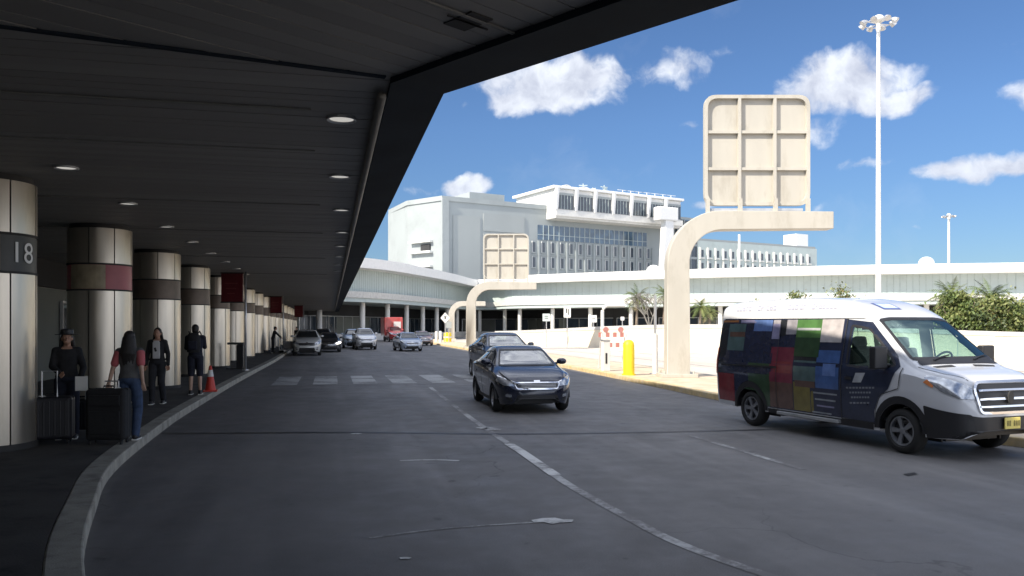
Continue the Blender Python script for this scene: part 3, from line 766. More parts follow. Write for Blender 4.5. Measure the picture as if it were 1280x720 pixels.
# yellow post
yb = 28.8; t = empty('yellow_bollard', (W(786, yb), yb, .143), label='bright yellow round topped bollard at the kerb', cat='bollard')
m_ = MB(); m_.loft([m_.ring((0, 0, z), (0, 0, 1), r, 24) for z, r in ((0, .205), (1.08, .205), (1.2, .17), (1.26, .1), (1.28, .02))]); m_.build('post', M['yellow'], t, smooth=40)
m_ = MB(); m_.cyl((0, 0, 0), (0, 0, .05), .25, n=24); m_.build('foot', M['yellow'], t, smooth=40)
# small service pedestal
yb = 31.6; t = empty('service_pedestal', (W(757, yb), yb, .143), .25, label='small white service pedestal with a dark slot left of the yellow bollard', cat='pedestal')
m_ = MB(); m_.box((0, 0, .6), (.3, .26, 1.2)); m_.build('cabinet', M['offwhite'], t, bevel=.02)
m_ = MB(); m_.box((-.02, -.135, .5), (.07, .012, .42)); m_.build('slot', M['black'], t)
m_ = MB(); m_.box((0, 0, 1.22), (.36, .32, .05)); m_.build('lid', M['steel'], t, bevel=.01)
# folded barricade with red bands
yb = 33.5; t = empty('barricade', (W(766, yb), yb, .0), .2, label='red and white striped barricade behind the yellow bollard', cat='barricade')
for z, x0 in ((1.55, 0), (1.12, .12)):
    m_ = MB(); n = 8
    for i in range(n): m_.mi(i % 2).box((x0-.62+1.25*(i+.5)/n, 0, z), (1.25/n, .04, .2))
    m_.build('board', [mat('faded_red', (.5, .2, .16), .6), M['offwhite']], t)
for x0 in (-.5, .55):
    m_ = MB(); m_.box((x0, -.2, .8), (.05, .05, 1.66), 0, R(-14)); m_.box((x0, .2, .8), (.05, .05, 1.66), 0, R(14)); m_.build('leg', M['offwhite'], t)
for x0 in (-.3, .35):
    m_ = MB(); m_.cyl((x0, -.03, 1.76), (x0, .03, 1.76), .12, n=16); m_.build('reflector', mat('pink_red', (.5, .22, .19), .4), t)
# signs on posts in the lot
def post_sign(px, y, ztop, w, h, face, label, shape='rect', txt=None, zp=2.1, post=M['steel']):
    t = empty('road_sign', (W(px, y), y, 0), label=label, cat='sign')
    m_ = MB(); m_.cyl((0, .03, 0), (0, .03, ztop-.05), .045, n=8); m_.build('post', post, t)
    m_ = MB(); zc = ztop-h/2
    if shape == 'diamond': pl = rpoly([(0, zc-h/2), (w/2, zc), (0, zc+h/2), (-w/2, zc)], .05)
    else: pl = rpoly([(-w/2, zc-h/2), (w/2, zc-h/2), (w/2, zc+h/2), (-w/2, zc+h/2)], .05)
    n = len(pl); m_.add([(p[0], -.03, p[1]) for p in pl]+[(p[0], -.015, p[1]) for p in pl], [tuple(range(n)), tuple(range(n, 2*n))[::-1]]+[(i, (i+1) % n, (i+1) % n+n, i+n) for i in range(n)])
    s_ = m_.build('panel', face, t)
    if txt:
        m_ = MB()
        for (dx, dz, ww_, hh) in txt: m_.box((dx, -.034, zc+dz), (ww_, .006, hh))
        m_.build('markings', M['seam'], s_)
    return t
post_sign(709, 68, Z(383, 68), .6, .95, M['offwhite'], 'tall white sign with dark marks above the barrier, right of the square one', txt=[(-.05, .1, .1, .4), (.12, .0, .08, .5)])
post_sign(683, 75, Z(392, 75), .72, .72, M['facade'], 'small square grey sign on a post by the far cars', txt=[(0, .1, .3, .05), (0, -.08, .3, .05)])
post_sign(742, 80, Z(394, 80), .62, .72, M['offwhite'], 'pale square sign left of the bent white pipe arch', txt=[(0, 0, .3, .06)])
post_sign(778, 80, Z(396, 80), .36, .36, M['white'], 'tiny bright disc sign behind the barrier, right of the pipe arch')
post_sign(556.5, 84, Z(390.5, 84), 1.0, 1.15, M['offwhite'], 'white diamond shaped sign on the far end of the median', 'diamond', txt=[(0, .0, .14, .25), (0, .14, .3, .06)])
post_sign(561, 86, Z(402, 86), .6, .7, M['hotelshade'], 'little blue grey sign under the diamond shaped one')
for (px, y, h) in ((545.5, 92, 1.2), (550.5, 88, 1.25)):
    m_ = MB(); m_.loft([m_.ring((0, 0, z), (0, 0, 1), r, 12) for z, r in ((0, .17), (h-.1, .17), (h, .1))]); o = m_.build('white_bollard', M['offwhite'], smooth=40); o.location = (W(px, y), y, .14)
    tag(o, 'white bollard at the far tip of the median, %s' % ('nearer the diamond sign' if px > 548 else 'farther from the diamond sign'), 'bollard')
t = empty('yellow_barrel', (W(559.5, 92), 92, .14), label='squat yellow crash barrel under the white diamond sign', cat='barrel')
m_ = MB(); m_.loft([m_.ring((0, 0, z), (0, 0, 1), r, 20) for z, r in ((0, .42), (.5, .46), (1.0, .42), (1.05, .3))]); m_.build('drum', M['yellow'], t, smooth=40)
m_ = MB(); m_.cyl((0, 0, .45), (0, 0, .6), .47, n=20); m_.build('band', M['offwhite'], t, smooth=40)
# ------------------------------------------------------------------ kerbside furniture under the canopy
def blade(x, y, label, post=True, s=1.):
    t = empty('hanging_sign', (x, y, ZS), label=label, cat='sign', group='dark red signs above the sidewalk')
    m_ = MB(); m_.box((-.46, 0, -.62), (.86*s, .12, 1.12)); f_ = m_.build('panel', M['redsign'], t, bevel=.01)
    m_ = MB(); m_.box((-.46, 0, -1.2), (.9, .14, .05)); m_.box((-.46, 0, -.04), (.9, .14, .05)); m_.build('rail', M['seam'], f_)
    m_ = MB()
    for k in range(3): m_.box((-.5, -.064, -.45-k*.2), (.5-.1*k, .008, .035))
    m_.build('lettering', mat('dull_red', (.22, .05, .05), .5), f_)
    if post: m_ = MB(); m_.cyl((.06, 0, -ZS+.146), (.06, 0, -.001), .045, n=12); m_.build('post', M['steel'], t, smooth=True); m_ = MB(); m_.cyl((.06, 0, -ZS+.146), (.06, 0, -ZS+.2), .13, n=14); m_.build('post_foot', M['steel'], t)
    return t
blade(W(305, 31.8), 31.8, 'largest dark red sign, fixed to a thin pole by the fourth column')
blade(W(353, 57), 57, 'middle dark red sign hanging over the sidewalk'); blade(W(379, 82), 82, 'smallest and farthest dark red sign over the sidewalk')
t = empty('ash_bin', (W(297, 33), 33, .145), .1, label='dark slim bin with a flat overhanging lid beside the sign pole', cat='bin')
m_ = MB(); m_.box((.12, 0, .5), (.28, .3, 1.0)); m_.build('body', M['black'], t, bevel=.02)
m_ = MB(); m_.box((-.05, 0, 1.05), (.66, .34, .09)); m_.build('lid', M['charcoal'], t, bevel=.02)
m_ = MB(); m_.box((-.06, .0, .02), (.7, .4, .05)); m_.build('foot', M['black'], t)
t = empty('traffic_cone', (W(263, 21.6), 21.6, .145), .3, label='red traffic cone with a white collar by the kerb', cat='cone')
m_ = MB(); m_.box((0, 0, .02), (.36, .36, .04)); m_.build('base', M['conered'], t, bevel=.01)
m_ = MB(); m_.loft([m_.ring((0, 0, z), (0, 0, 1), r, 24) for z, r in ((.04, .14), (.68, .035), (.7, .02))]); m_.build('cone_body', M['conered'], t, smooth=40)
m_ = MB(); m_.loft([m_.ring((0, 0, z), (0, 0, 1), r, 24) for z, r in ((.4, .088), (.58, .057))], cap=False); m_.build('collar', M['offwhite'], t, smooth=40)

# ------------------------------------------------------------------ vegetation
LEAF = []
for i, (c, n) in enumerate((((.1, .14, .035), 'leaf_green'), ((.17, .19, .06), 'leaf_light'), ((.055, .08, .028), 'leaf_dark'), ((.22, .18, .08), 'leaf_dry'))):
    m_ = mat(n, c, .55, 0, .25, 2.); m_.node_tree.nodes['Principled BSDF'].inputs['Transmission Weight'].default_value = 0; LEAF.append(m_)
BARK = mat('bark', (.2, .16, .12), .9, 0, .3, 6, .5, 20)
def frond(mb, o, az, el, L_, droop, w, rnd, nl=16):
    p = Vector(o); d = Vector((math.cos(az)*math.cos(el), math.sin(az)*math.cos(el), math.sin(el))); side = Vector((-math.sin(az), math.cos(az), 0)); st = L_/nl
    for i in range(nl):
        t = i/nl; q_ = p+d*st; mb.add([p-side*.02, p+side*.02, q_], [(0, 1, 2)])
        ll = w*math.sin(math.pi*min(1, .12+t*.95))+.05
        for s in (-1, 1):
            e = p+side*s*ll*.8+d*ll*.55+Vector((0, 0, -ll*.35-rnd.random()*ll*.2)); up = d*st*.45
            mb.add([p-up*.5, p+up, e], [(0, 1, 2)])
        p = q_; d = (d+Vector((0, 0, -droop/nl))).normalized()
def palm(x, y, z0, h, n, L_, label, seed, w=.45, rz=0, lean=.2):
    rnd = random.Random(seed); t = empty('palm_tree', (x, y, z0), label=label, cat='palm', group='palms beyond the barrier')
    m_ = MB(); tp = (lean, lean*.4, h); m_.tube([(0, 0, 0), (lean*.3, 0, h*.5), tp], .14, 9, [.18, .13, .11]); m_.build('trunk', BARK, t, smooth=True)
    for part_, k in (('crown', n),):
        mb = MB()
        for i in range(k):
            mb.mi(rnd.choice((0, 0, 1, 2, 3) if i < k*.3 else (0, 0, 1, 1, 2)))
            el = R(-35+115*(i/k)**1.0+rnd.uniform(-8, 8)); frond(mb, tp, i*2.4+rnd.random()*.5, el, L_*rnd.uniform(.8, 1.1), 1.7, w, rnd)
        mb.build(part_, LEAF, t, fix=False)
    return t
def bush_tree(x, y, z0, rx, ry, h, label, seed, name='bushy_tree', cat='tree', leaves=5200, ls=.16, lo=.15):
    rnd = random.Random(seed); t = empty(name, (x, y, z0), label=label, cat=cat, group='trees beyond the barrier')
    mb = MB(); ends = []
    for k in range(9):
        a = rnd.uniform(0, 6.28); r_ = rnd.uniform(.35, .8); e = Vector((rx*r_*math.cos(a), ry*r_*math.sin(a), h*rnd.uniform(.55, .95)))
        mid = e*.45+Vector((0, 0, h*.1)); mb.tube([(rnd.uniform(-.1, .1), 0, 0), tuple(mid), tuple(e)], .05, 6, [.09, .055, .02]); ends.append(e)
    mb.build('trunk', BARK, t)
    mb = MB(); cl = []
    for k in range(34):
        a = rnd.uniform(0, 6.28); r_ = math.sqrt(rnd.random()); zz = rnd.uniform(lo, 1)
        lim = math.sqrt(max(.06, 1-max(0, (zz-.35)/.65)**2)); cl.append((Vector((rx*r_*lim*math.cos(a), ry*r_*lim*math.sin(a), h*zz*rnd.uniform(.85, 1.05))), rnd.uniform(.4, .95), rnd.choice((0, 0, 1, 1, 2, 3, 0))))
    for i in range(leaves):
        c, s, k = cl[rnd.randrange(len(cl))]; mb.mi(k if rnd.random() < .75 else rnd.randrange(3))
        v = Vector((rnd.gauss(0, 1), rnd.gauss(0, 1), rnd.gauss(0, .8))); p = c+v*s*.55
        if p.z < .05: continue
        n_ = Vector((rnd.gauss(0, 1), rnd.gauss(0, 1), rnd.gauss(0, 1)+.6)).normalized(); u = n_.orthogonal().normalized(); w_ = n_.cross(u); q_ = rnd.uniform(.6, 1.3)*ls
        mb.add([p-u*q_, p-w_*q_*.4, p+u*q_, p+w_*q_*.4], [(0, 1, 2, 3)])
    mb.build('crown', LEAF, t, fix=False); return t
bush_tree(W(1199, 58.5), 58.5, 0, 2.1, 1.3, 4.0, 'broad olive green bush behind the van roof and barrier, left half of the clump', 1, leaves=9000, lo=.05)
bush_tree(W(1243, 58.5), 58.5, 0, 2.0, 1.3, 4.0, 'broad olive green bush right of the clump, over the cream barrier', 2, leaves=8500, lo=.05)
bush_tree(W(1285, 61), 61, 0, 2.0, 1.8, 3.4, 'low dark green bush at the right border of the picture', 3)
palm(W(1187, 60.5), 60.5, 0, 4.0, 46, 2.1, 'shaggy palm with the tallest head, left in the clump above the van windscreen', 4)
palm(W(1236, 60.5), 60.5, 0, 3.9, 46, 2.1, 'shaggy palm with a broad head, right in the clump above the barrier', 5)
palm(W(1211, 60), 60, 0, 3.5, 40, 1.9, 'lower palm between the two shaggy ones', 6)
palm(W(795, 84), 84, 0, 4.8, 34, 2.1, 'small palm with a tight green head by the lattice tower', 7)
palm(W(829, 84), 84, 0, 5.2, 28, 2.0, 'palm just left of the big gantry column', 8)
palm(W(874, 86), 86, 0, 3.9, 26, 1.8, 'low palm right of the big gantry column', 9)
palm(W(886, 90), 90, 0, 3.4, 20, 1.6, 'stubby palm just behind the rear of the van', 10)
bush_tree(W(948, 80), 80, 0, 1.6, 1.2, 4.3, 'narrow dark tree top over the rear of the van roof', 11, leaves=1800)
bush_tree(W(997, 78), 78, 0, 2.4, 1.6, 5.2, 'olive tree top above the middle of the van roof', 12, leaves=3000)
bush_tree(W(1050, 78), 78, 0, 1.6, 1.4, 5.25, 'small olive tree top left of the tall mast', 13, leaves=2400)
# bare branched tree near the palms
rnd = random.Random(21); t = empty('bare_tree', (W(812, 82), 82, 0), label='bare grey branching tree between two small palms', cat='tree')
def twig(mb, p, d, L_, r, n):
    e = p+d*L_; mb.tube([tuple(p), tuple(e)], r, 5, [r, r*.65])
    if n == 0: return
    for k in range(3): twig(mb, e, (d+Vector((rnd.uniform(-.8, .8), rnd.uniform(-.8, .8), rnd.uniform(-.1, .4)))).normalized(), L_*.72, r*.62, n-1)
mb = MB(); twig(mb, Vector((0, 0, 0)), Vector((0, 0, 1)), 1.7, .11, 0); mb.build('trunk', BARK, t); mb = MB()
for k in range(4): twig(mb, Vector((0, 0, 1.7)), Vector((rnd.uniform(-.6, .6), rnd.uniform(-.6, .6), 1)).normalized(), 1.4, .08, 4)
mb.build('crown', mat('grey_twigs', (.2, .19, .17), .9), t)
# ------------------------------------------------------------------ vehicles
def pchip(keys):
    xs = [k[0] for k in keys]; ys = [k[1] for k in keys]; n = len(xs)
    h = [xs[i+1]-xs[i] for i in range(n-1)]; dl = [(ys[i+1]-ys[i])/h[i] for i in range(n-1)]; m = [0]*n
    m[0] = dl[0]; m[-1] = dl[-1]
    for i in range(1, n-1):
        m[i] = 0 if dl[i-1]*dl[i] <= 0 else 2*dl[i-1]*dl[i]/(dl[i-1]+dl[i])
    def f(x):
        if x <= xs[0]: return ys[0]
        if x >= xs[-1]: return ys[-1]
        i = 0
        while x > xs[i+1]: i += 1
        t = (x-xs[i])/h[i]
        return (2*t**3-3*t**2+1)*ys[i]+(t**3-2*t**2+t)*h[i]*m[i]+(-2*t**3+3*t**2)*ys[i+1]+(t**3-t**2)*h[i]*m[i+1]
    return f
class Car:
    """body shell lofted along x from side profile and plan curves, openings cut into it, everything else laid on its surface"""
    def __init__(s, sp, name, loc, rz, label, cat, paint, group=None, step=.05):
        s.sp = sp; s.t = empty(name, (loc[0], loc[1], 0), rz, label=label, cat=cat, group=group); s.paint = paint
        F = {k: pchip(sorted(sp[k])) for k in ('zr', 'ze', 'zs', 'ws', 'wr', 'zb')}; s.F = F
        xa, xb = sp['x']; Rw = sp['arch']; zc = sp['rw']
        xs = [xa+(xb-xa)*i/int((xb-xa)/step) for i in range(int((xb-xa)/step)+1)]
        xs += [xa+.01, xa+.025, xb-.01, xb-.025]
        for w in sp['axles']:
            xs = [x for x in xs if abs(x-w) > Rw+.02]+[w+Rw*math.cos(math.pi*i/16) for i in range(17)]+[w-Rw-.003, w+Rw+.003]
        xs = sorted(set(xs)); s.rings = []
        NL, NG, NR = 12, 6, 9
        for x in xs:
            zr, ze, zs, ws, wr, zb0 = (F[k](x) for k in ('zr', 'ze', 'zs', 'ws', 'wr', 'zb')); zb = zb0
            for w in sp['axles']:
                if abs(x-w) <= Rw+.001: zb = max(zb, zc+math.sqrt(max(0, Rw*Rw-(x-w)**2)))
            zb = min(zb, zs-.02); half = []
            for i in range(NL):
                z = zb+(zs-zb)*i/(NL-1); t = max(0, min(1, (z-zb0)/max(.05, zs-zb0)))
                y = ws*(1-sp['tuck']*(1-t)**2.5-sp.get('shoulder', .02)*max(0, t-.8)**2*12)+sp.get('crease', .01)*math.exp(-((t-.72)/.06)**2)
                half.append((y, z))
            y0 = half[-1][0]-.012
            for i in range(NG):
                k = (i+.3)/(NG-.7+.3); half.append((y0+(wr-y0)*(k**1.15), zs+.012+(ze-zs)*k))
            for i in range(1, NR+1):
                a = math.pi/2*i/NR; half.append((wr*math.cos(a)**sp.get('rp', .6), ze+(zr-ze)*math.sin(a)**sp.get('rp', .6)))
            s.rings.append([(x, y, z) for y, z in half]+[(x, -y, z) for y, z in half[-2::-1]])
        mb = MB(); mb.loft(s.rings, cap=False, closed=False)
        n = len(s.rings[0])
        for ri, ring_ in ((0, s.rings[0]), (-1, s.rings[-1])):
            base = 0 if ri == 0 else (len(s.rings)-1)*n
            mb.f.append(tuple(base+i for i in range(n))); mb.m.append(0)
        s.bvh = BVHTree.FromPolygons([Vector(v) for v in mb.v], [list(f) for f in mb.f])
        s.mb = mb; s.cut = []
    def shell(s):
        def gone(f):
            c = Vector((0, 0, 0))
            for i in f: c += Vector(s.mb.v[i])
            c /= len(f)
            for kind, poly, sg in s.cut:
                if kind == 'side' and c.y*sg > .3 and inside((c.x, c.z), poly) : return True
                if kind == 'rear' and c.x < -s.sp['front_cut'] and inside((c.y, c.z), poly): return True
                if kind == 'front' and c.x > s.sp['front_cut'] and inside((c.y, c.z), poly): return True
            return False
        if s.cut:
            # finer faces near openings are not needed: the black surround covers the stepped edge
            keep = [(f, m) for f, m in zip(s.mb.f, s.mb.m) if not gone(f)]; s.mb.f = [k[0] for k in keep]; s.mb.m = [k[1] for k in keep]
        s.body = s.mb.build('body', s.paint, s.t, smooth=35)
        return s.body
    def hit(s, kind, a, b, sg=1, off=.004):
        if kind == 'side': o, d = Vector((a, sg*4, b)), Vector((0, -sg, 0))
        elif kind == 'front': o, d = Vector((8, a, b)), Vector((-1, 0, 0))
        elif kind == 'rear': o, d = Vector((-8, a, b)), Vector((1, 0, 0))
        else: o, d = Vector((a, b, 6)), Vector((0, 0, -1))
        l, n, i, ds = s.bvh.ray_cast(o, d)
        if l is None or (kind == 'side' and l.y*sg < 0): l, n, i, ds = s.bvh.find_nearest(o+d*3)
        if n.dot(d) > 0: n = -n
        return l+n*off
    def panel(s, name, kind, poly, m_, sg=1, off=.004, parent=None, g=.07, th=0, hole=None, smooth=True):
        bb = bmesh.new(); vs = [bb.verts.new((p[0], p[1], 0)) for p in poly]
        if hole:
            hv = [bb.verts.new((p[0], p[1], 0)) for p in hole]; n = len(poly)
            for i in range(n): j = (i+1) % n; bb.faces.new((vs[i], vs[j], hv[j], hv[i]))
        else: bb.faces.new(vs)
        x0 = min(p[0] for p in poly); x1 = max(p[0] for p in poly); y0 = min(p[1] for p in poly); y1 = max(p[1] for p in poly)
        for k in range(1, int((x1-x0)/g)+1):
            bmesh.ops.bisect_plane(bb, geom=bb.verts[:]+bb.edges[:]+bb.faces[:], dist=1e-4, plane_co=(x0+k*g-.013, 0, 0), plane_no=(1, 0, 0))
        for k in range(1, int((y1-y0)/g)+1):
            bmesh.ops.bisect_plane(bb, geom=bb.verts[:]+bb.edges[:]+bb.faces[:], dist=1e-4, plane_co=(0, y0+k*g-.017, 0), plane_no=(0, 1, 0))
        bmesh.ops.triangulate(bb, faces=[f for f in bb.faces if len(f.verts) > 4])
        bb.verts.index_update(); mb = MB()
        V = [s.hit(kind, v.co.x, v.co.y, sg, off) for v in bb.verts]
        fs = [tuple(v.index for v in f.verts) for f in bb.faces]; bb.free()
        mb.add(V, fs)
        # orient outwards
        return mb.build(name, m_, parent or s.t, smooth=smooth, fix=False)
    def strip(s, name, kind, pts, w, m_, sg=1, off=.005, parent=None, closed=False):
        P = [Vector(p) for p in pts]; Q = []
        for i in range(len(P)-1):
            n = max(1, int((P[i+1]-P[i]).length/.06))
            Q += [P[i]+(P[i+1]-P[i])*k/n for k in range(n)]
        Q.append(P[-1]); Q = [tuple(q_) for q_ in Q]
        a = offset(Q, -w/2); b = offset(Q, w/2); n = len(Q); mb = MB()
        mb.add([s.hit(kind, p[0], p[1], sg, off) for p in a]+[s.hit(kind, p[0], p[1], sg, off) for p in b], [(i, i+1, n+i+1, n+i) for i in range(n-1)])
        return mb.build(name, m_, parent or s.t, fix=False)
    def opening(s, name, kind, poly, gm, sg=1, fw=.05, cut=True, frame=M['black']):
        def grow(pl, d):
            n = len(pl); area = sum(pl[i][0]*pl[(i+1) % n][1]-pl[(i+1) % n][0]*pl[i][1] for i in range(n)); sgn = 1 if area > 0 else -1; out = []
            for i in range(n):
                a = Vector(pl[i-1]); b = Vector(pl[(i+1) % n]); t = (b-a); t = t.normalized() if t.length else Vector((1, 0)); out.append((pl[i][0]+sgn*t.y*d, pl[i][1]-sgn*t.x*d))
            return out
        inner = grow(poly, -fw)
        gl = s.panel(name, kind, poly if not cut else grow(poly, -.005), gm, sg, .006 if cut else .005)
        s.panel('frame', kind, poly, frame, sg, .009, parent=gl, hole=inner)
        if cut: s.cut.append((kind, grow(poly, -fw*.35), sg))
        return gl
    def wheels(s, r, w, rim, ys, spokes=10):
        proto = None
        for i, ax in enumerate(s.sp['axles']):
            for sg in (1, -1):
                if proto is None:
                    m_ = MB(); prof = [(w/2-.05, r*.66), (w/2-.0, r*.72), (w/2, r*.88), (w/2-.03, r*.97), (w/2-.06, r), (-w/2+.06, r), (-w/2+.03, r*.97), (-w/2, r*.88), (-w/2, r*.66)]
                    m_.loft([m_.ring((0, y, 0), (0, 1, 0), rr_, 36) for y, rr_ in prof], cap=False)
                    wh = m_.build('wheel', M['rubber'], s.t, smooth=50)
                    m_ = MB(); m_.loft([m_.ring((0, y, 0), (0, 1, 0), rr_, 36) for y, rr_ in ((w/2-.045, r*.665), (w/2-.02, r*.66), (w/2-.02, r*.6), (w/2-.07, r*.57), (-w/2+.02, r*.58))], cap=False)
                    for k in range(spokes):
                        a = 2*math.pi*k/spokes; c, sn = math.cos(a), math.sin(a); wd_ = r*.05 if spokes > 6 else r*.09
                        m_.add([(c*r*q_-sn*wd_*e*z_, w/2-y_, sn*r*q_+c*wd_*e*z_) for q_, y_, z_ in ((.12, .035, .8), (.6, .03, 1.3)) for e in (-1, 1)]+[(c*r*q_-sn*wd_*e*z_, w/2-.07, sn*r*q_+c*wd_*e*z_) for q_, z_ in ((.12, .8), (.6, 1.3)) for e in (-1, 1)],
                               [(0, 1, 3, 2), (0, 2, 6, 4), (1, 5, 7, 3), (4, 6, 7, 5)])
                    m_.loft([m_.ring((0, y, 0), (0, 1, 0), rr_, 16) for y, rr_ in ((w/2-.08, r*.17), (w/2-.03, r*.16), (w/2-.02, r*.1))])
                    m_.build('rim', rim, wh, smooth=35)
                    m_ = MB(); m_.cyl((0, w/2-.1, 0), (0, w/2-.085, 0), r*.56, n=24); m_.build('brake_disc', M['black'], wh)
                    proto = wh; o = wh
                else: o = copy_tree(proto, s.t)
                o.location = (ax, sg*(ys-w/2), r); o.rotation_euler = (0, 0, 0 if sg > 0 else math.pi)
    def underside(s):
        sp = s.sp; xa, xb = sp['x']; wm = max(k[1] for k in sp['ws']); rw, Ra = sp['rw'], sp['arch']
        m_ = MB(); segs = [xa+.25]
        for w in sorted(sp['axles']): segs += [w-Ra, w+Ra]
        segs.append(xb-.25); zf = min(k[1] for k in sp['zb'])
        for i in range(0, len(segs), 2): m_.box(((segs[i]+segs[i+1])/2, 0, zf+.13), (segs[i+1]-segs[i], wm*(1.86 if i == 2 else 1.4), .2))
        for w in sp['axles']:
            m_.box((w, 0, rw+.02), (2*Ra, wm*1.05, .3))
            for sg in (1, -1):
                arc_ = [(w+Ra*1.0*math.cos(math.pi*i/16), rw+Ra*math.sin(math.pi*i/16)) for i in range(17)]
                m_.loft([[(x, sg*wm*.985, z) for x, z in arc_], [(x, sg*wm*.6, z) for x, z in arc_]], cap=False, closed=False)
                m_.box((w, sg*wm*.6, rw+.2), (2*Ra, .02, Ra+.25))
            m_.cyl((w, -wm*.9, rw), (w, wm*.9, rw), .05, n=8)
        m_.build('underbody', M['black'], s.t, fix=True)

def seat(par, x, y, z, m_):
    mb = MB(); mb.box((x, y, z), (.5, .5, .16)); mb.box((x-.27, y, z+.36), (.14, .5, .62), 0, 0, R(-12)); mb.box((x-.37, y, z+.76), (.1, .28, .2), 0, 0, R(-12))
    return mb.build('seat', m_, par, bevel=.04)

SED = dict(x=(-2.16, 2.18), axles=(1.33, -1.25), arch=.345, rw=.31, tuck=.1, front_cut=.1,
    zr=[(-2.16, .82), (-2.13, .95), (-2.05, 1.03), (-1.9, 1.08), (-1.6, 1.12), (-1.35, 1.2), (-1.0, 1.34), (-.6, 1.425), (-.2, 1.45), (.1, 1.44), (.35, 1.385), (.7, 1.22), (1.0, 1.06), (1.12, 1.02), (1.5, .95), (1.85, .85), (2.03, .76), (2.12, .68), (2.18, .56)],
    ze=[(-2.16, .7), (-2.05, .93), (-1.6, 1.05), (-1.35, 1.1), (-1.0, 1.24), (-.6, 1.33), (-.2, 1.36), (.1, 1.35), (.35, 1.27), (.7, 1.13), (1.05, .98), (1.5, .89), (1.85, .78), (2.03, .69), (2.18, .53)],
    zs=[(-2.16, .64), (-2.05, .86), (-1.6, .97), (-1.0, .96), (0, .93), (1.05, .9), (1.5, .84), (1.85, .73), (2.03, .64), (2.18, .5)],
    ws=[(-2.16, .5), (-2.12, .66), (-2.0, .78), (-1.7, .84), (-1.2, .865), (0, .87), (1.2, .865), (1.6, .85), (1.85, .79), (2.03, .69), (2.12, .58), (2.18, .4)],
    wr=[(-2.16, .35), (-2.05, .62), (-1.6, .68), (-1.0, .6), (-.5, .57), (.1, .57), (.5, .62), (1.05, .73), (1.5, .74), (1.85, .68), (2.03, .58), (2.18, .3)],
    zb=[(-2.16, .42), (-2.1, .3), (-1.9, .24), (-1.5, .2), (1.5, .19), (1.9, .2), (2.1, .23), (2.18, .34)])
def vary(sp, sx=1, sz=1, sy=1, dz=0):
    o = dict(sp)
    for k in ('zr', 'ze', 'zs', 'zb'): o[k] = [(a*sx, b*sz+(dz if k != 'zb' else dz*.6)) for a, b in sp[k]]
    for k in ('ws', 'wr'): o[k] = [(a*sx, b*sy) for a, b in sp[k]]
    o['x'] = tuple(a*sx for a in sp['x']); o['axles'] = tuple(a*sx for a in sp['axles']); o['front_cut'] = sp['front_cut']*sx
    return o
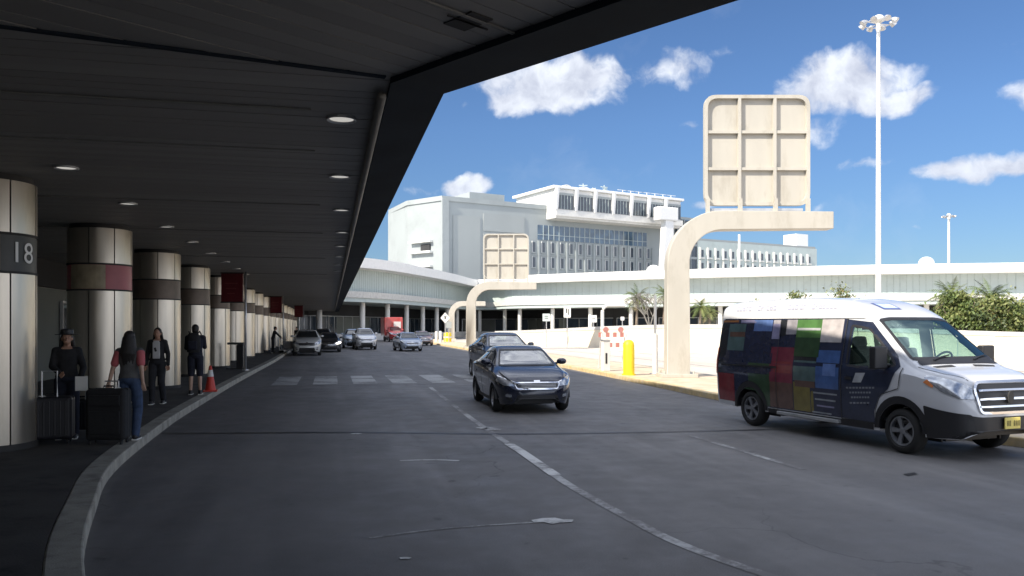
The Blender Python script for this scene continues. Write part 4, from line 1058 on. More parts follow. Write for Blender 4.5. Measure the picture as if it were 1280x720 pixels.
def sedan(sp, name, loc, rz, label, cat, paint, full=False, group=None, lit=False, sx=1, sz=1, sy=1, dz=0, rim=None, spokes=10, glassm=None):
    c = Car(sp, name, loc, rz, label, cat, paint, group, .05 if full else .1)
    X = lambda pl: [(a*sx, b*sz+dz) for a, b in pl]; Yf = lambda pl: [(a*sy, b*sz+dz) for a, b in pl]
    ws_ = rpoly(Yf([(-.67, 1.0), (.67, 1.0), (.52, 1.36), (-.52, 1.36)]), .05)
    c.opening('windscreen', 'front', ws_, M['carglass'] if full else M['darkglass'], fw=.035, cut=full)
    rw_ = rpoly(Yf([(-.6, 1.13), (.6, 1.13), (.48, 1.36), (-.48, 1.36)]), .06); c.opening('rear_window', 'rear', rw_, M['carglass'] if full else M['darkglass'], fw=.03, cut=full)
    for sg in (1, -1):
        f_ = rpoly(X([(.86, .97), (.3, 1.30), (-.08, 1.32), (-.1, .97)]), .05); r_ = rpoly(X([(-.16, .97), (-.14, 1.32), (-.75, 1.28), (-1.15, 1.12), (-1.18, .99)]), .06)
        c.opening('side_window', 'side', f_, M['carglass'] if full else M['darkglass'], sg, .03, cut=False if not full else True)
        c.opening('side_window', 'side', r_, M['carglass'] if full else M['darkglass'], sg, .03, cut=full)
    c.shell()
    c.underside()
    for sg in (1, -1):
        for pts in (X([(.92, .92), (.95, .6), (.86, .26), (-.1, .26), (-.13, .94)]), X([(-.13, .94), (-.13, .26), (-.78, .26), (-.95, .6), (-1.1, .92)])):
            c.strip('door_seam', 'side', pts, .012, M['seam'], sg, .003)
        for xh in (.12, -.98):
            h = c.panel('door_handle', 'side', rpoly(X([(xh-.1, .8), (xh+.1, .8), (xh+.1, .83), (xh-.1, .83)]), .01), M['chrome'], sg, .02)
        c.strip('sill_trim', 'side', X([(.85, .25), (-.8, .25)]), .05, M['black'], sg, .006)
        # mirror
        m_ = MB(); m_.ball((0, 0, 0), (.09, .12, .075), 14, 8); m_.cyl((0, -.16*sg, -.05), (0, -.02*sg, -.02), .025, n=8)
        o = m_.build('door_mirror', c.paint, c.t, smooth=True); p = c.hit('side', .78*sx, .98*sz+dz, sg, .13); o.location = (p.x-.02, sg*abs(p.y), p.z+.02)
        # lights
        hl = c.panel('headlight', 'front', rpoly(Yf([(sg*.80, .80), (sg*.45, .665), (sg*.48, .60), (sg*.70, .62), (sg*.845, .70)][::sg]), .03), M['headlit'] if lit and sg > 0 else M['headlamp'], 1, .008, g=.04)
        c.strip('lamp_brow', 'front', Yf([(sg*.8, .81), (sg*.45, .678)]), .015, M['chrome'], 1, .012, parent=hl)
        c.panel('tail_light', 'rear', rpoly(Yf([(sg*.8, .8), (sg*.5, .78), (sg*.5, .93), (sg*.77, .95)][::sg]), .03), mat_tail, 1, .006, g=.05)
        c.panel('fog_lamp', 'front', rpoly(Yf([(sg*.68, .38), (sg*.56, .37), (sg*.56, .43), (sg*.67, .45)][::sg]), .03), M['headlamp'], 1, .008, g=.04)
    gr = c.panel('grille', 'front', rpoly(Yf([(-.43, .56), (.43, .56), (.5, .67), (-.5, .67)]), .03), M['black'], 1, .006, g=.04)
    pts = rpoly(Yf([(-.44, .55), (.44, .55), (.52, .68), (-.52, .68)]), .03); c.strip('grille_surround', 'front', pts+[pts[0]], .025, M['chrome'], 1, .012, parent=gr)
    for k in range(3): c.strip('grille_bar', 'front', Yf([(-.42, .583+k*.03), (.42, .583+k*.03)]), .006, M['alloy'], 1, .01, parent=gr)
    c.panel('badge', 'front', rpoly(Yf([(-.07, .69), (.07, .69), (.07, .725), (-.07, .725)]), .017), M['chrome'], 1, .012, g=.03)
    c.panel('air_intake', 'front', rpoly(Yf([(-.5, .27), (.5, .27), (.44, .42), (-.44, .42)]), .03), M['black'], 1, .006, g=.05)
    for sg in (1, -1): c.panel('intake_side', 'front', rpoly(Yf([(sg*.66, .3), (sg*.54, .28), (sg*.54, .33), (sg*.66, .36)][::sg]), .03), M['black'], 1, .005, g=.04)
    c.panel('number_plate', 'rear', rpoly(Yf([(-.17, .72), (.17, .72), (.17, .86), (-.17, .86)]), .01), M['offwhite'], 1, .012, g=.1)
    c.wheels(.31*(1 if dz == 0 else 1.1), .21, rim or M['alloy'], .855*sy, spokes)
    if full:
        m_ = MB(); m_.box((.78, 0, .88), (.5, 1.36, .2)); m_.box((0, 0, .3), (3.0, 1.4, .06)); m_.build('dashboard', M['black'], c.t, bevel=.05)
        for y in (.36, -.36): seat(c.t, 0, y, .52, M['charcoal'])
        m_ = MB(); m_.box((-.95, 0, .55), (.5, 1.2, .2)); m_.box((-1.2, 0, .85), (.15, 1.2, .55), 0, 0, R(-15)); m_.build('rear_bench', M['charcoal'], c.t, bevel=.05)
        m_ = MB(); n = 20; m_.tube([(.5+.07*math.sin(2*math.pi*i/n), .36+.18*math.cos(2*math.pi*i/n), .92+.17*math.sin(2*math.pi*i/n)) for i in range(n+1)], .015, 6); m_.build('steering_wheel', M['black'], c.t)
        m_ = MB(); m_.box((.42, 0, 1.29), (.03, .22, .06)); m_.build('inner_mirror', M['black'], c.t, bevel=.01)
    return c
def paint(name, col, metal=.3, rough=.28): return mat(name, col, rough, metal, .03, 2, coat=1)
mat_tail = mat('tail_lens', (.35, .01, .01), .15, coat=1)
def heading(dx, dy): return math.atan2(dy, dx)
# dark hatch in the middle of the road
cx, cy = 0.1, 19.6
P_navy = paint('dark_navy_paint', (.012, .016, .035), .3, .25)
sedan(SED, 'parked_car' if 0 else 'dark_car', (.13, 19.4), heading(.2, -1), 'near black saloon car driving towards the camera in the middle of the road', 'car', P_navy, True)
SUV = vary(SED, 1.06, 1.12, 1.05, .06)
sedan(SUV, 'dark_suv', (-.42, 29.8), heading(.24, -1), 'dark blue sport utility car following close behind the near black saloon', 'car', paint('deep_blue_paint', (.015, .03, .06)), True, sx=1.06, sz=1.12, sy=1.05, dz=.06)
# the queue farther away
def far_car(px, y, dx, name, label, col, sp=SED, dy=-1, group='cars along the far kerb lane', **k):
    x = W(px, y); kk = dict(k); return sedan(sp, name, (x, y), heading(dx, dy), label, 'car', paint(name+'_paint', col, .2), False, group, **kk)
K2 = dict(sx=1.06, sz=1.12, sy=1.05, dz=.06)
far_car(384, 53.5, .25, 'white_car', 'silver white hatchback stopped at the left kerb, nearest in the queue', (.55, .55, .53), SUV, **K2)
far_car(411, 60.5, .25, 'black_car', 'black car with one lamp lit behind the silver white hatchback', (.015, .015, .017), SED, lit=True)
far_car(441, 71, .2, 'silver_car', 'pale blue grey sport utility car facing us in the far queue', (.35, .42, .5), SUV, **K2)
far_car(455, 66.5, .3, 'white_van', 'small white van beside the pale blue grey car', (.7, .7, .7), vary(SED, .95, 1.15, 1, .1), sx=.95, sz=1.15, sy=1, dz=.1)
far_car(509, 62.5, .33, 'grey_car', 'light blue grey saloon alone in the middle of the far road', (.33, .38, .46), SED, group=None)
far_car(527, 80, .3, 'maroon_car', 'dull brown car half hidden behind the light blue grey saloon', (.16, .1, .09), SED, group=None)
far_car(404, 78, .2, 'black_car', 'dark car at the left kerb behind the lit one', (.02, .022, .025), SUV, **K2)
for i, (px, y, c_, lb, n_) in enumerate(((655, 96, (.02, .03, .03), 'dark car parked in the far lot, leftmost of the row', 'black_car'), (668, 99, (.3, .33, .36), 'grey car parked in the far lot between two others', 'grey_car'), (681, 103, (.05, .07, .1), 'dark blue car parked in the far lot beside the square sign', 'blue_car'))):
    far_car(px, y, 1, n_, lb, c_, SED, .1, group='cars in the far lot')
# red pickup truck far away
PK = vary(SED, 1.2, 1.2, 1.12, .2)
ct = far_car(492, 100, .35, 'red_truck', 'red box truck at the far end of the road', (.45, .03, .03), PK, sx=1.2, sz=1.2, sy=1.12, dz=.2, group=None)
m_ = MB(); m_.box((-1.3, 0, 1.9), (2.7, 2.3, 2.3)); bx_ = m_.build('cargo_box', paint('truck_red', (.5, .05, .04), .0), ct.t, bevel=.05)
m_ = MB(); m_.box((.07, .45, 2.1), (.02, .9, .8)); m_.box((.07, -.5, 1.4), (.02, .8, .35)); m_.build('box_marking', M['offwhite'], bx_)
# ------------------------------------------------------------------ the shuttle van
VAN = dict(x=(-3.1, 2.93), axles=(1.875, -1.875), arch=.43, rw=.355, tuck=.045, front_cut=.6, rp=.5, crease=.006, shoulder=.012,
    zr=[(-3.1, 2.3), (-3.07, 2.42), (-2.95, 2.5), (-2.5, 2.54), (-1, 2.55), (.1, 2.51), (.6, 2.42), (.95, 2.28), (1.25, 2.08), (1.7, 1.72), (2.05, 1.44), (2.15, 1.38), (2.45, 1.31), (2.7, 1.25), (2.84, 1.1), (2.9, .95), (2.93, .75)],
    ze=[(-3.1, 2.1), (-3.0, 2.18), (-2.5, 2.25), (0, 2.25), (.6, 2.18), (1.0, 2.04), (1.3, 1.86), (1.7, 1.56), (2.1, 1.33), (2.45, 1.24), (2.7, 1.16), (2.84, 1.02), (2.93, .7)],
    zs=[(-3.1, 1.3), (1.2, 1.3), (1.8, 1.27), (2.1, 1.24), (2.45, 1.15), (2.7, 1.02), (2.84, .9), (2.93, .62)],
    ws=[(-3.1, .9), (-3.07, .97), (-2.95, 1.0), (-2.5, 1.02), (0, 1.03), (1.6, 1.03), (2.2, 1.01), (2.5, .97), (2.7, .9), (2.84, .78), (2.93, .5)],
    wr=[(-3.1, .78), (-3.0, .84), (-2.5, .87), (0, .87), (.7, .85), (1.2, .84), (1.8, .87), (2.2, .9), (2.5, .87), (2.7, .78), (2.84, .66), (2.93, .4)],
    zb=[(-3.1, .45), (-3.0, .38), (-2.3, .34), (1, .31), (2.4, .31), (2.8, .33), (2.93, .45)])
vx, vy = (4.55+5.82)/2, (15.3+11.95)/2
hd = Vector((1.27, -3.4)).normalized(); left = Vector((-hd.y, hd.x))     # van's own left is on the far side of the picture; near side is its right
nearside = Vector((hd.y, -hd.x))
VS = .95
cen_ = Vector((vx, vy))-nearside*.95
P_white = paint('white_van_paint', (.6, .61, .63), 0, .3)
v = Car(VAN, 'shuttle_van', cen_, heading(hd.x, hd.y), 'white roofed shuttle van with colourful picture wrap on its side and yellow plate', 'van', P_white)
v.t.scale = (VS, VS, VS)
SG = -1                                                                # side facing the camera (vehicle right)
wsp = rpoly([(-.86, 1.46), (.86, 1.46), (.73, 2.12), (.5, 2.15), (-.5, 2.15), (-.73, 2.12)], .06)
v.opening('windscreen', 'front', wsp, M['vanglass'], fw=.05)
for sg in (1, -1):
    dw = rpoly([(1.78, 1.36), (1.66, 1.5), (1.12, 1.98), (.72, 2.04), (.72, 1.32), (1.3, 1.28)], .07)
    v.opening('door_window', 'side', dw, M['vanglass'], sg, .04)
for k in range(3): v.opening('side_window', 'side', rpoly([(.5-k*1.1, 1.3), (.5-k*1.1, 2.0), (-.5-k*1.1, 2.0), (-.5-k*1.1, 1.3)], .08), M['vanglass'], -SG, .04)
v.opening('rear_window', 'rear', rpoly([(-.75, 1.35), (.75, 1.35), (.7, 2.0), (-.7, 2.0)], .08), M['vanglass'], fw=.04)
v.shell(); v.underside()
# bumper and lower cladding in black
lb = v.panel('bumper', 'front', rpoly([(-.93, .3), (.93, .3), (.95, .72), (.55, .66), (-.55, .66), (-.95, .72)], .04), M['black'], 1, .01, g=.06)
for sg in (1, -1):
    v.panel('bumper_corner', 'side', rpoly([(2.33, .3), (2.9, .33), (2.88, .70), (2.5, .76), (2.3, .8), (2.34, .5)], .03), M['black'], sg, .011, g=.05)
    a = [(1.875+.425*math.cos(t), .355+.425*math.sin(t)) for t in [math.pi*i/16 for i in range(17)]]; b = [(1.875+.53*math.cos(t), .355+.55*math.sin(t)) for t in [math.pi*i/16 for i in range(17)]]
    for xo, nm in ((0, 'arch_trim'), (-3.75, 'arch_trim')):
        mb = MB(); n = 17; mb.add([v.hit('side', p[0]+xo, p[1], sg, .012) for p in a]+[v.hit('side', p[0]+xo, p[1], sg, .012) for p in b], [(i, i+1, n+i+1, n+i) for i in range(16)]); mb.build(nm, M['black'], v.t, smooth=True, fix=False)
    v.strip('side_moulding', 'side', [(1.33, .36), (-1.33, .36)], .11, M['black'], sg, .014)
    hl = v.panel('headlight', 'front', rpoly([(sg*.995, 1.2), (sg*.93, 1.26), (sg*.70, 1.13), (sg*.56, 1.0), (sg*.6, .92), (sg*.84, .93), (sg*.95, 1.02)][::sg], .03), M['headlamp'], 1, .01, g=.04)
    v.panel('indicator', 'side', rpoly([(2.30, 1.15), (2.46, 1.07), (2.47, 1.11), (2.36, 1.19)], .02), M['amber'], sg, .014, g=.04, parent=hl)
    v.panel('tail_light', 'side', rpoly([(-3.05, 1.0), (-2.98, 1.0), (-2.98, 1.55), (-3.05, 1.55)], .02), mat_tail, sg, .012)
    m_ = MB(); m_.box((0, 0, 0), (.13, .27, .36)); m_.box((.02, -.16*sg, -.12), (.07, .14, .05)); o = m_.build('door_mirror', M['black'], v.t, bevel=.04)
    p = v.hit('side', 1.62, 1.47, sg, .02); o.location = (1.60, p.y+.22*sg, 1.50)
gr = v.panel('grille', 'front', rpoly([(-.54, .74), (.54, .74), (.60, 1.08), (.5, 1.14), (-.5, 1.14), (-.60, 1.08)], .05), M['black'], 1, .012, g=.05)
pts = rpoly([(-.55, .72), (.55, .72), (.62, 1.08), (.51, 1.16), (-.51, 1.16), (-.62, 1.08)], .06); v.strip('grille_surround', 'front', pts+[pts[0]], .035, M['chrome'], 1, .03, parent=gr)
for z in (.81, .92, 1.04):
    mb = MB(); Q = [(-.56+1.12*i/16, z) for i in range(17)]
    mb.loft([[tuple(v.hit('front', y, zz+dz_, 1, of)) for dz_, of in ((-.02, .012), (-.014, .04), (.014, .04), (.02, .012))] for y, zz in Q]); mb.build('grille_bar', M['chrome'], gr)
m_ = MB(); m_.loft([m_.ring((x, 0, 0), (1, 0, 0), .055, 20, .1) for x in (0, .02)]); o = m_.build('badge', M['seam'], gr); p = v.hit('front', 0, .93, 1, .05); o.location = p
for sg in (1, -1): v.panel('bonnet_vent', 'top', rpoly([(2.13, sg*.22), (2.20, sg*.2), (2.22, sg*.62), (2.16, sg*.66)][::sg], .02), M['seam'], 1, .006, g=.06)
v.strip('bonnet_seam', 'top', [(2.1, .88), (2.5, .80), (2.76, .62)], .012, M['seam'], 1, .004); v.strip('bonnet_seam', 'top', [(2.1, -.88), (2.5, -.80), (2.76, -.62)], .012, M['seam'], 1, .004)
v.panel('cowl', 'top', rpoly([(2.0, -.8), (2.1, -.82), (2.1, .82), (2.0, .8)], .03), M['black'], 1, .012, g=.06)
m_ = MB()
for y in (-.5, .35): m_.tube([tuple(v.hit('front', y+dy, z, 1, .03)) for dy, z in ((0, 1.45), (.2, 1.49), (.42, 1.52))], .012, 5)
m_.build('wiper', M['black'], v.t)
# number plate: yellow with dark characters
pl = MB(); pl.box((0, 0, 0), (.02, .32, .17)); p = v.hit('front', 0, .52, 1, .04); po = pl.build('number_plate', mat('plate_yellow', (.75, .62, .16), .4, 0, .1, 6), v.t, bevel=.006); po.location = (p.x, 0.02, .56)
m_ = MB()
for k in range(6):
    y = -.115+k*.046
    if k == 2: continue
    m_.box((.012, y, .0), (.004, .007, .08)).box((.012, y+.02, .0), (.004, .007, .08)).box((.012, y+.01, .036 if k % 2 else 0), (.004, .02, .008))
m_.build('plate_characters', mat('plate_ink', (.1, .09, .04), .5), po)
# framed emblem above the windscreen
v.panel('roof_emblem', 'top', rpoly([(.66, -.42), (.93, -.38), (.93, .02), (.66, .0)], .01), mat('emblem_navy', (.08, .11, .3), .4), 1, .006, g=.07)
v.panel('roof_emblem_field', 'top', rpoly([(.695, -.375), (.895, -.34), (.895, -.02), (.695, -.04)], .01), mat('emblem_pale', (.42, .52, .75), .4), 1, .010, g=.07)
v.strip('roof_emblem_stroke', 'top', [(.75, -.3), (.84, -.22), (.74, -.15), (.85, -.06)], .03, mat('emblem_white', (.75, .78, .85), .4), 1, .013)
# ---- side wrap: patches given where they lie along the body
def Lx(px):
    k = (px-640)/1000; f_ = (15.3*k-4.55)/(1.27+3.35*k); return (-1.79+3.58*f_)/VS
def Lz(px, py):
    k = (px-640)/1000; f_ = (15.3*k-4.55)/(1.27+3.35*k); d = 15.3-3.35*f_; return (HZ+(408-py)/1000*d)/VS
def wrapcol(n, c, r=.22):
    g_ = sum(c)/3; c = tuple((x*.8+g_*.2)*.62 for x in c)
    return mat('wrap_'+n, c, r, 0, .18, 7, coat=.6)
base = [(-2.98, .5), (-2.42, .44)]+[(-1.875-.50*math.cos(a*math.pi/12), .355+.51*math.sin(a*math.pi/12)) for a in range(1, 12)]+[(-1.33, .43), (.64, .43), (.64, 2.13), (-2.9, 2.16), (-3.02, 2.0)]
wr_ = {'navy': wrapcol('navy', (.035, .045, .1)), 'black': wrapcol('charcoal', (.035, .04, .05)), 'orange': wrapcol('orange', (.62, .22, .03)), 'teal': wrapcol('teal', (.11, .2, .2)),
       'blue': wrapcol('sky_blue', (.13, .27, .68)), 'grey': wrapcol('pale_grey', (.5, .47, .5)), 'green': wrapcol('leaf_green', (.12, .32, .07)), 'pink': wrapcol('pale_pink', (.75, .68, .66)),
       'maroon': wrapcol('maroon', (.3, .03, .07)), 'royal': wrapcol('royal_blue', (.05, .16, .48)), 'dgreen': wrapcol('bottle_green', (.05, .12, .05)), 'red': wrapcol('red', (.38, .03, .04)),
       'olive': wrapcol('olive_yellow', (.3, .24, .03)), 'silver': wrapcol('silver', (.38, .42, .46)), 'lilac': wrapcol('lilac', (.38, .36, .6)), 'brown': wrapcol('brown', (.2, .1, .07)), 'white': wrapcol('white', (.7, .7, .7))}
side = v.panel('side_wrap', 'side', base, wr_['navy'], SG, .004)
v.panel('side_wrap', 'side', [p if p[1] < 1.3 else (p[0], 1.2) for p in base], wr_['navy'], -SG, .004)
def patch(c, x0, y0, x1, y1, lvl=1, sk=0):
    xa, xb = Lx(x0), Lx(x1); m = (x0+x1)/2
    za, zb_ = Lz(m, y1), Lz(m, y0); za = max(za, .45); zb_ = min(zb_, 2.125)
    if xa < -2.97: xa = -2.97
    v.panel('wrap_patch', 'side', [(xa, za), (xb, za), (xb+sk, zb_), (xa+sk, zb_)], wr_[c], SG, .004+.0025*lvl, parent=side, g=.12)
for a in (('orange', 893, 392, 918, 403), ('black', 893, 403, 906, 465), ('teal', 907, 405, 928, 438), ('brown', 909, 415, 928, 421, 2), ('lilac', 921, 395, 940, 404), ('blue', 938, 394, 961, 431), ('navy', 928, 414, 962, 440, 2),
          ('navy', 904, 440, 965, 466), ('grey', 962, 394, 992, 418), ('black', 972, 394, 979, 420, 2), ('lilac', 962, 405, 972, 424, 3), ('green', 992, 395, 1023, 438), ('white', 993, 410, 1022, 413, 2), ('dgreen', 992, 422, 1023, 446, 2),
          ('pink', 1023, 396, 1049, 428), ('maroon', 963, 434, 992, 478), ('brown', 963, 478, 992, 517), ('red', 968, 452, 990, 466, 2), ('black', 993, 445, 1021, 452), ('teal', 993, 450, 1021, 476), 
          ('royal', 1021, 438, 1050, 486), ('blue', 1030, 455, 1046, 470, 2), ('red', 894, 466, 918, 504), ('dgreen', 936, 450, 963, 512), 
          ('olive', 993, 478, 1018, 519), ('brown', 995, 476, 1020, 484), ('navy', 1014, 486, 1050, 524), ('silver', 1018, 491, 1048, 493, 2), ('silver', 1020, 499, 1046, 501, 2), ('lilac', 1022, 507, 1044, 509, 2), ('silver', 1016, 515, 1040, 517, 2)):
    patch(*a)
# dark blue front door with white mark and lines of small print
door = v.panel('front_door_wrap', 'side', [(.645, .44), (1.36, .40), (1.36, .62), (1.46, .85), (1.66, 1.0), (1.74, 1.18), (1.84, 1.36), (1.7, 1.55), (1.14, 2.07), (.645, 2.12)], wrapcol('door_navy', (.03, .045, .1)), SG, .0085, g=.04)
# the wrap must leave the door glass open
door.data.polygons.foreach_get
bb = bmesh.new(); bb.from_mesh(door.data)
for f_ in [f for f in bb.faces if inside((f.calc_center_median().x, f.calc_center_median().z), [(1.28+(p[0]-1.28)*.9, 1.62+(p[1]-1.62)*.88) for p in dw])]: bb.faces.remove(f_)
bb.to_mesh(door.data); bb.free()
for sg in (1, -1):
    v.strip('door_seam', 'side', [(.63, 2.14), (.63, .42), (1.38, .42)], .018, M['seam'], sg, .016)
    v.strip('door_seam', 'side', [(1.38, .42), (1.4, .66), (1.5, .9), (1.86, 1.02), (1.9, 1.34)], .014, M['seam'], sg, .016)
    v.strip('door_seam', 'side', [(-1.05, 2.14), (-1.05, .42)], .014, M['seam'], sg, .020); v.strip('slide_rail', 'side', [(-1.05, 1.22), (-2.85, 1.2)], .03, M['black'], sg, .016)
    v.panel('door_handle', 'side', rpoly([(.74, 1.10), (.90, 1.10), (.90, 1.15), (.74, 1.15)], .02), M['black'], sg, .03)
    v.strip('roof_gutter', 'side', [(1.0, 2.15), (-2.9, 2.17)], .022, M['offwhite'], sg, .02)
def lab(c, poly, off=.0125, nm='door_print'): v.panel(nm, 'side', poly, c, SG, off, parent=door, g=.1)
ink = wrapcol('print_white', (.62, .65, .68)); ink2 = wrapcol('print_grey', (.3, .33, .38))
lab(ink, [(Lx(1068), Lz(1068, 478)), (Lx(1079), Lz(1079, 478)), (Lx(1084), Lz(1084, 466)), (Lx(1072), Lz(1072, 466))], nm='door_emblem')
for i, (x0, x1, y_) in enumerate(((1060, 1097, 484), (1064, 1092, 490), (1066, 1090, 496), (1064, 1090, 503))):
    n = 9-i
    for k in range(n):
        a = x0+(x1-x0)*k/n; b = x0+(x1-x0)*(k+.72)/n
        lab(ink2, [(Lx(a), Lz(a, y_+1.6)), (Lx(b), Lz(b, y_+1.6)), (Lx(b), Lz(b, y_-.6)), (Lx(a), Lz(a, y_-.6))])
# faded blue wording on the roof flank
ink3 = mat('roof_print', (.42, .43, .55), .4); wds = [(914, 933), (940, 949), (951, 964), (978, 991), (993, 1001), (1008, 1044)]
rr = random.Random(11)
for a, b in wds:
    mb = MB()
    x0, x1 = Lx(a), Lx(b); n = max(2, int((x1-x0)/.085))
    for k in range(n):
        xa = x0+(x1-x0)*k/n; w_ = (x1-x0)/n*.7; zc_ = 2.315; h = .1 if k == 0 else rr.choice((.07, .07, .09))
        def qd(x_0, z_0, x_1, z_1): mb.add([v.hit('side', X_, Z_, SG, .006) for X_, Z_ in ((x_0, z_0), (x_1, z_0), (x_1, z_1), (x_0, z_1))], [(0, 1, 2, 3)])
        qd(xa, zc_, xa+.016, zc_+h); t_ = rr.random()
        if t_ < .75: qd(xa, zc_+h-.018, xa+w_, zc_+h)
        if t_ > .2: qd(xa, zc_, xa+w_, zc_+.018)
        if t_ > .4: qd(xa+w_-.016, zc_, xa+w_, zc_+h*.9)
    mb.build('roof_wording', ink3, v.t, fix=False)
v.wheels(.355, .24, mat('steel_rim', (.3, .31, .33), .4, .7), 1.0, 5)
m_ = MB(); m_.box((-.2, -.99, .36), (1.6, .16, .06)); m_.build('side_step', M['steel'], v.t, bevel=.01)
# interior
m_ = MB(); m_.box((1.72, 0, 1.22), (.6, 1.8, .34)); m_.box((0, 0, .5), (5.0, 1.9, .08)); m_.build('dashboard', M['black'], v.t, bevel=.08)
for y in (.5, -.5): seat(v.t, .85, y, .95, M['charcoal'])
for x in (-.2, -1.1, -2.0):
    for y in (.55, -.55): seat(v.t, x, y, .95, M['charcoal'])
m_ = MB(); n = 20; m_.tube([(1.32+.1*math.sin(2*math.pi*i/n), .5+.2*math.cos(2*math.pi*i/n), 1.4+.17*math.sin(2*math.pi*i/n)) for i in range(n+1)], .018, 6); m_.build('steering_wheel', M['black'], v.t)
m_ = MB(); m_.box((1.1, 0, 2.02), (.03, .3, .09)); m_.build('inner_mirror', M['black'], v.t, bevel=.01)
m_ = MB(); m_.box((-.15, 0, 2.30), (1.9, 1.4, .03)); m_.build('headliner', mat('headliner', (.4, .42, .42), .9), v.t)

# ------------------------------------------------------------------ people
def limb(mb, pts, rs, n=12):
    for i in range(len(pts)-1): mb.cone(pts[i], pts[i+1], rs[i], rs[i+1], n)
def hand(mb, w, d, side_, s=1., curl=.5, palm=None):
    """palm, four unequal bent fingers and a thumb; w wrist, d direction of the forearm"""
    w = Vector(w); d = Vector(d).normalized(); f = Vector(palm or (0, 1, 0)); f = (f-d*f.dot(d)).normalized(); a = d.cross(f)*side_
    pc = w+d*.085*s
    for k in range(4): q_ = (k-1.5)*.02*s; mb.cone(w+a*q_*.5+d*.01, w+d*.085*s+a*q_, .016*s, .012*s, 8)
    for k, L_ in enumerate((.068, .078, .072, .055)):
        b = pc+a*(k-1.5)*.021*s; d1 = (d+f*curl*.5).normalized(); p1 = b+d1*L_*.5*s; d2 = (d+f*curl*1.6).normalized(); p2 = p1+d2*L_*.5*s
        mb.cone(b, p1, .0098*s, .009*s, 8); mb.cone(p1, p2, .009*s, .0075*s, 8)
    tb = w+d*.03*s-a*.028*s; t1 = tb+(d*.7-a*.6+f*.4).normalized()*.035*s; t2 = t1+(d+f*.3).normalized()*.03*s
    mb.cone(w+d*.01, tb, .014*s, .013*s, 8); mb.cone(tb, t1, .012*s, .0105*s, 8); mb.cone(t1, t2, .0105*s, .0085*s, 8)
def ell(mb, zs, n=20, tilt=None):          # torso: rings (x, y, z, half width, half depth)
    mb.loft([[(cx_+a*math.cos(2*math.pi*i/n), cy_+b*math.sin(2*math.pi*i/n), z) for i in range(n)] for cx_, cy_, z, a, b in zs])
def voxel(o, size=.009, it=2):
    r = o.modifiers.new('Remesh', 'REMESH'); r.mode = 'VOXEL'; r.voxel_size = size; r.use_smooth_shade = True
    if it: sm = o.modifiers.new('Smooth', 'SMOOTH'); sm.iterations = it; sm.factor = .5
    return o
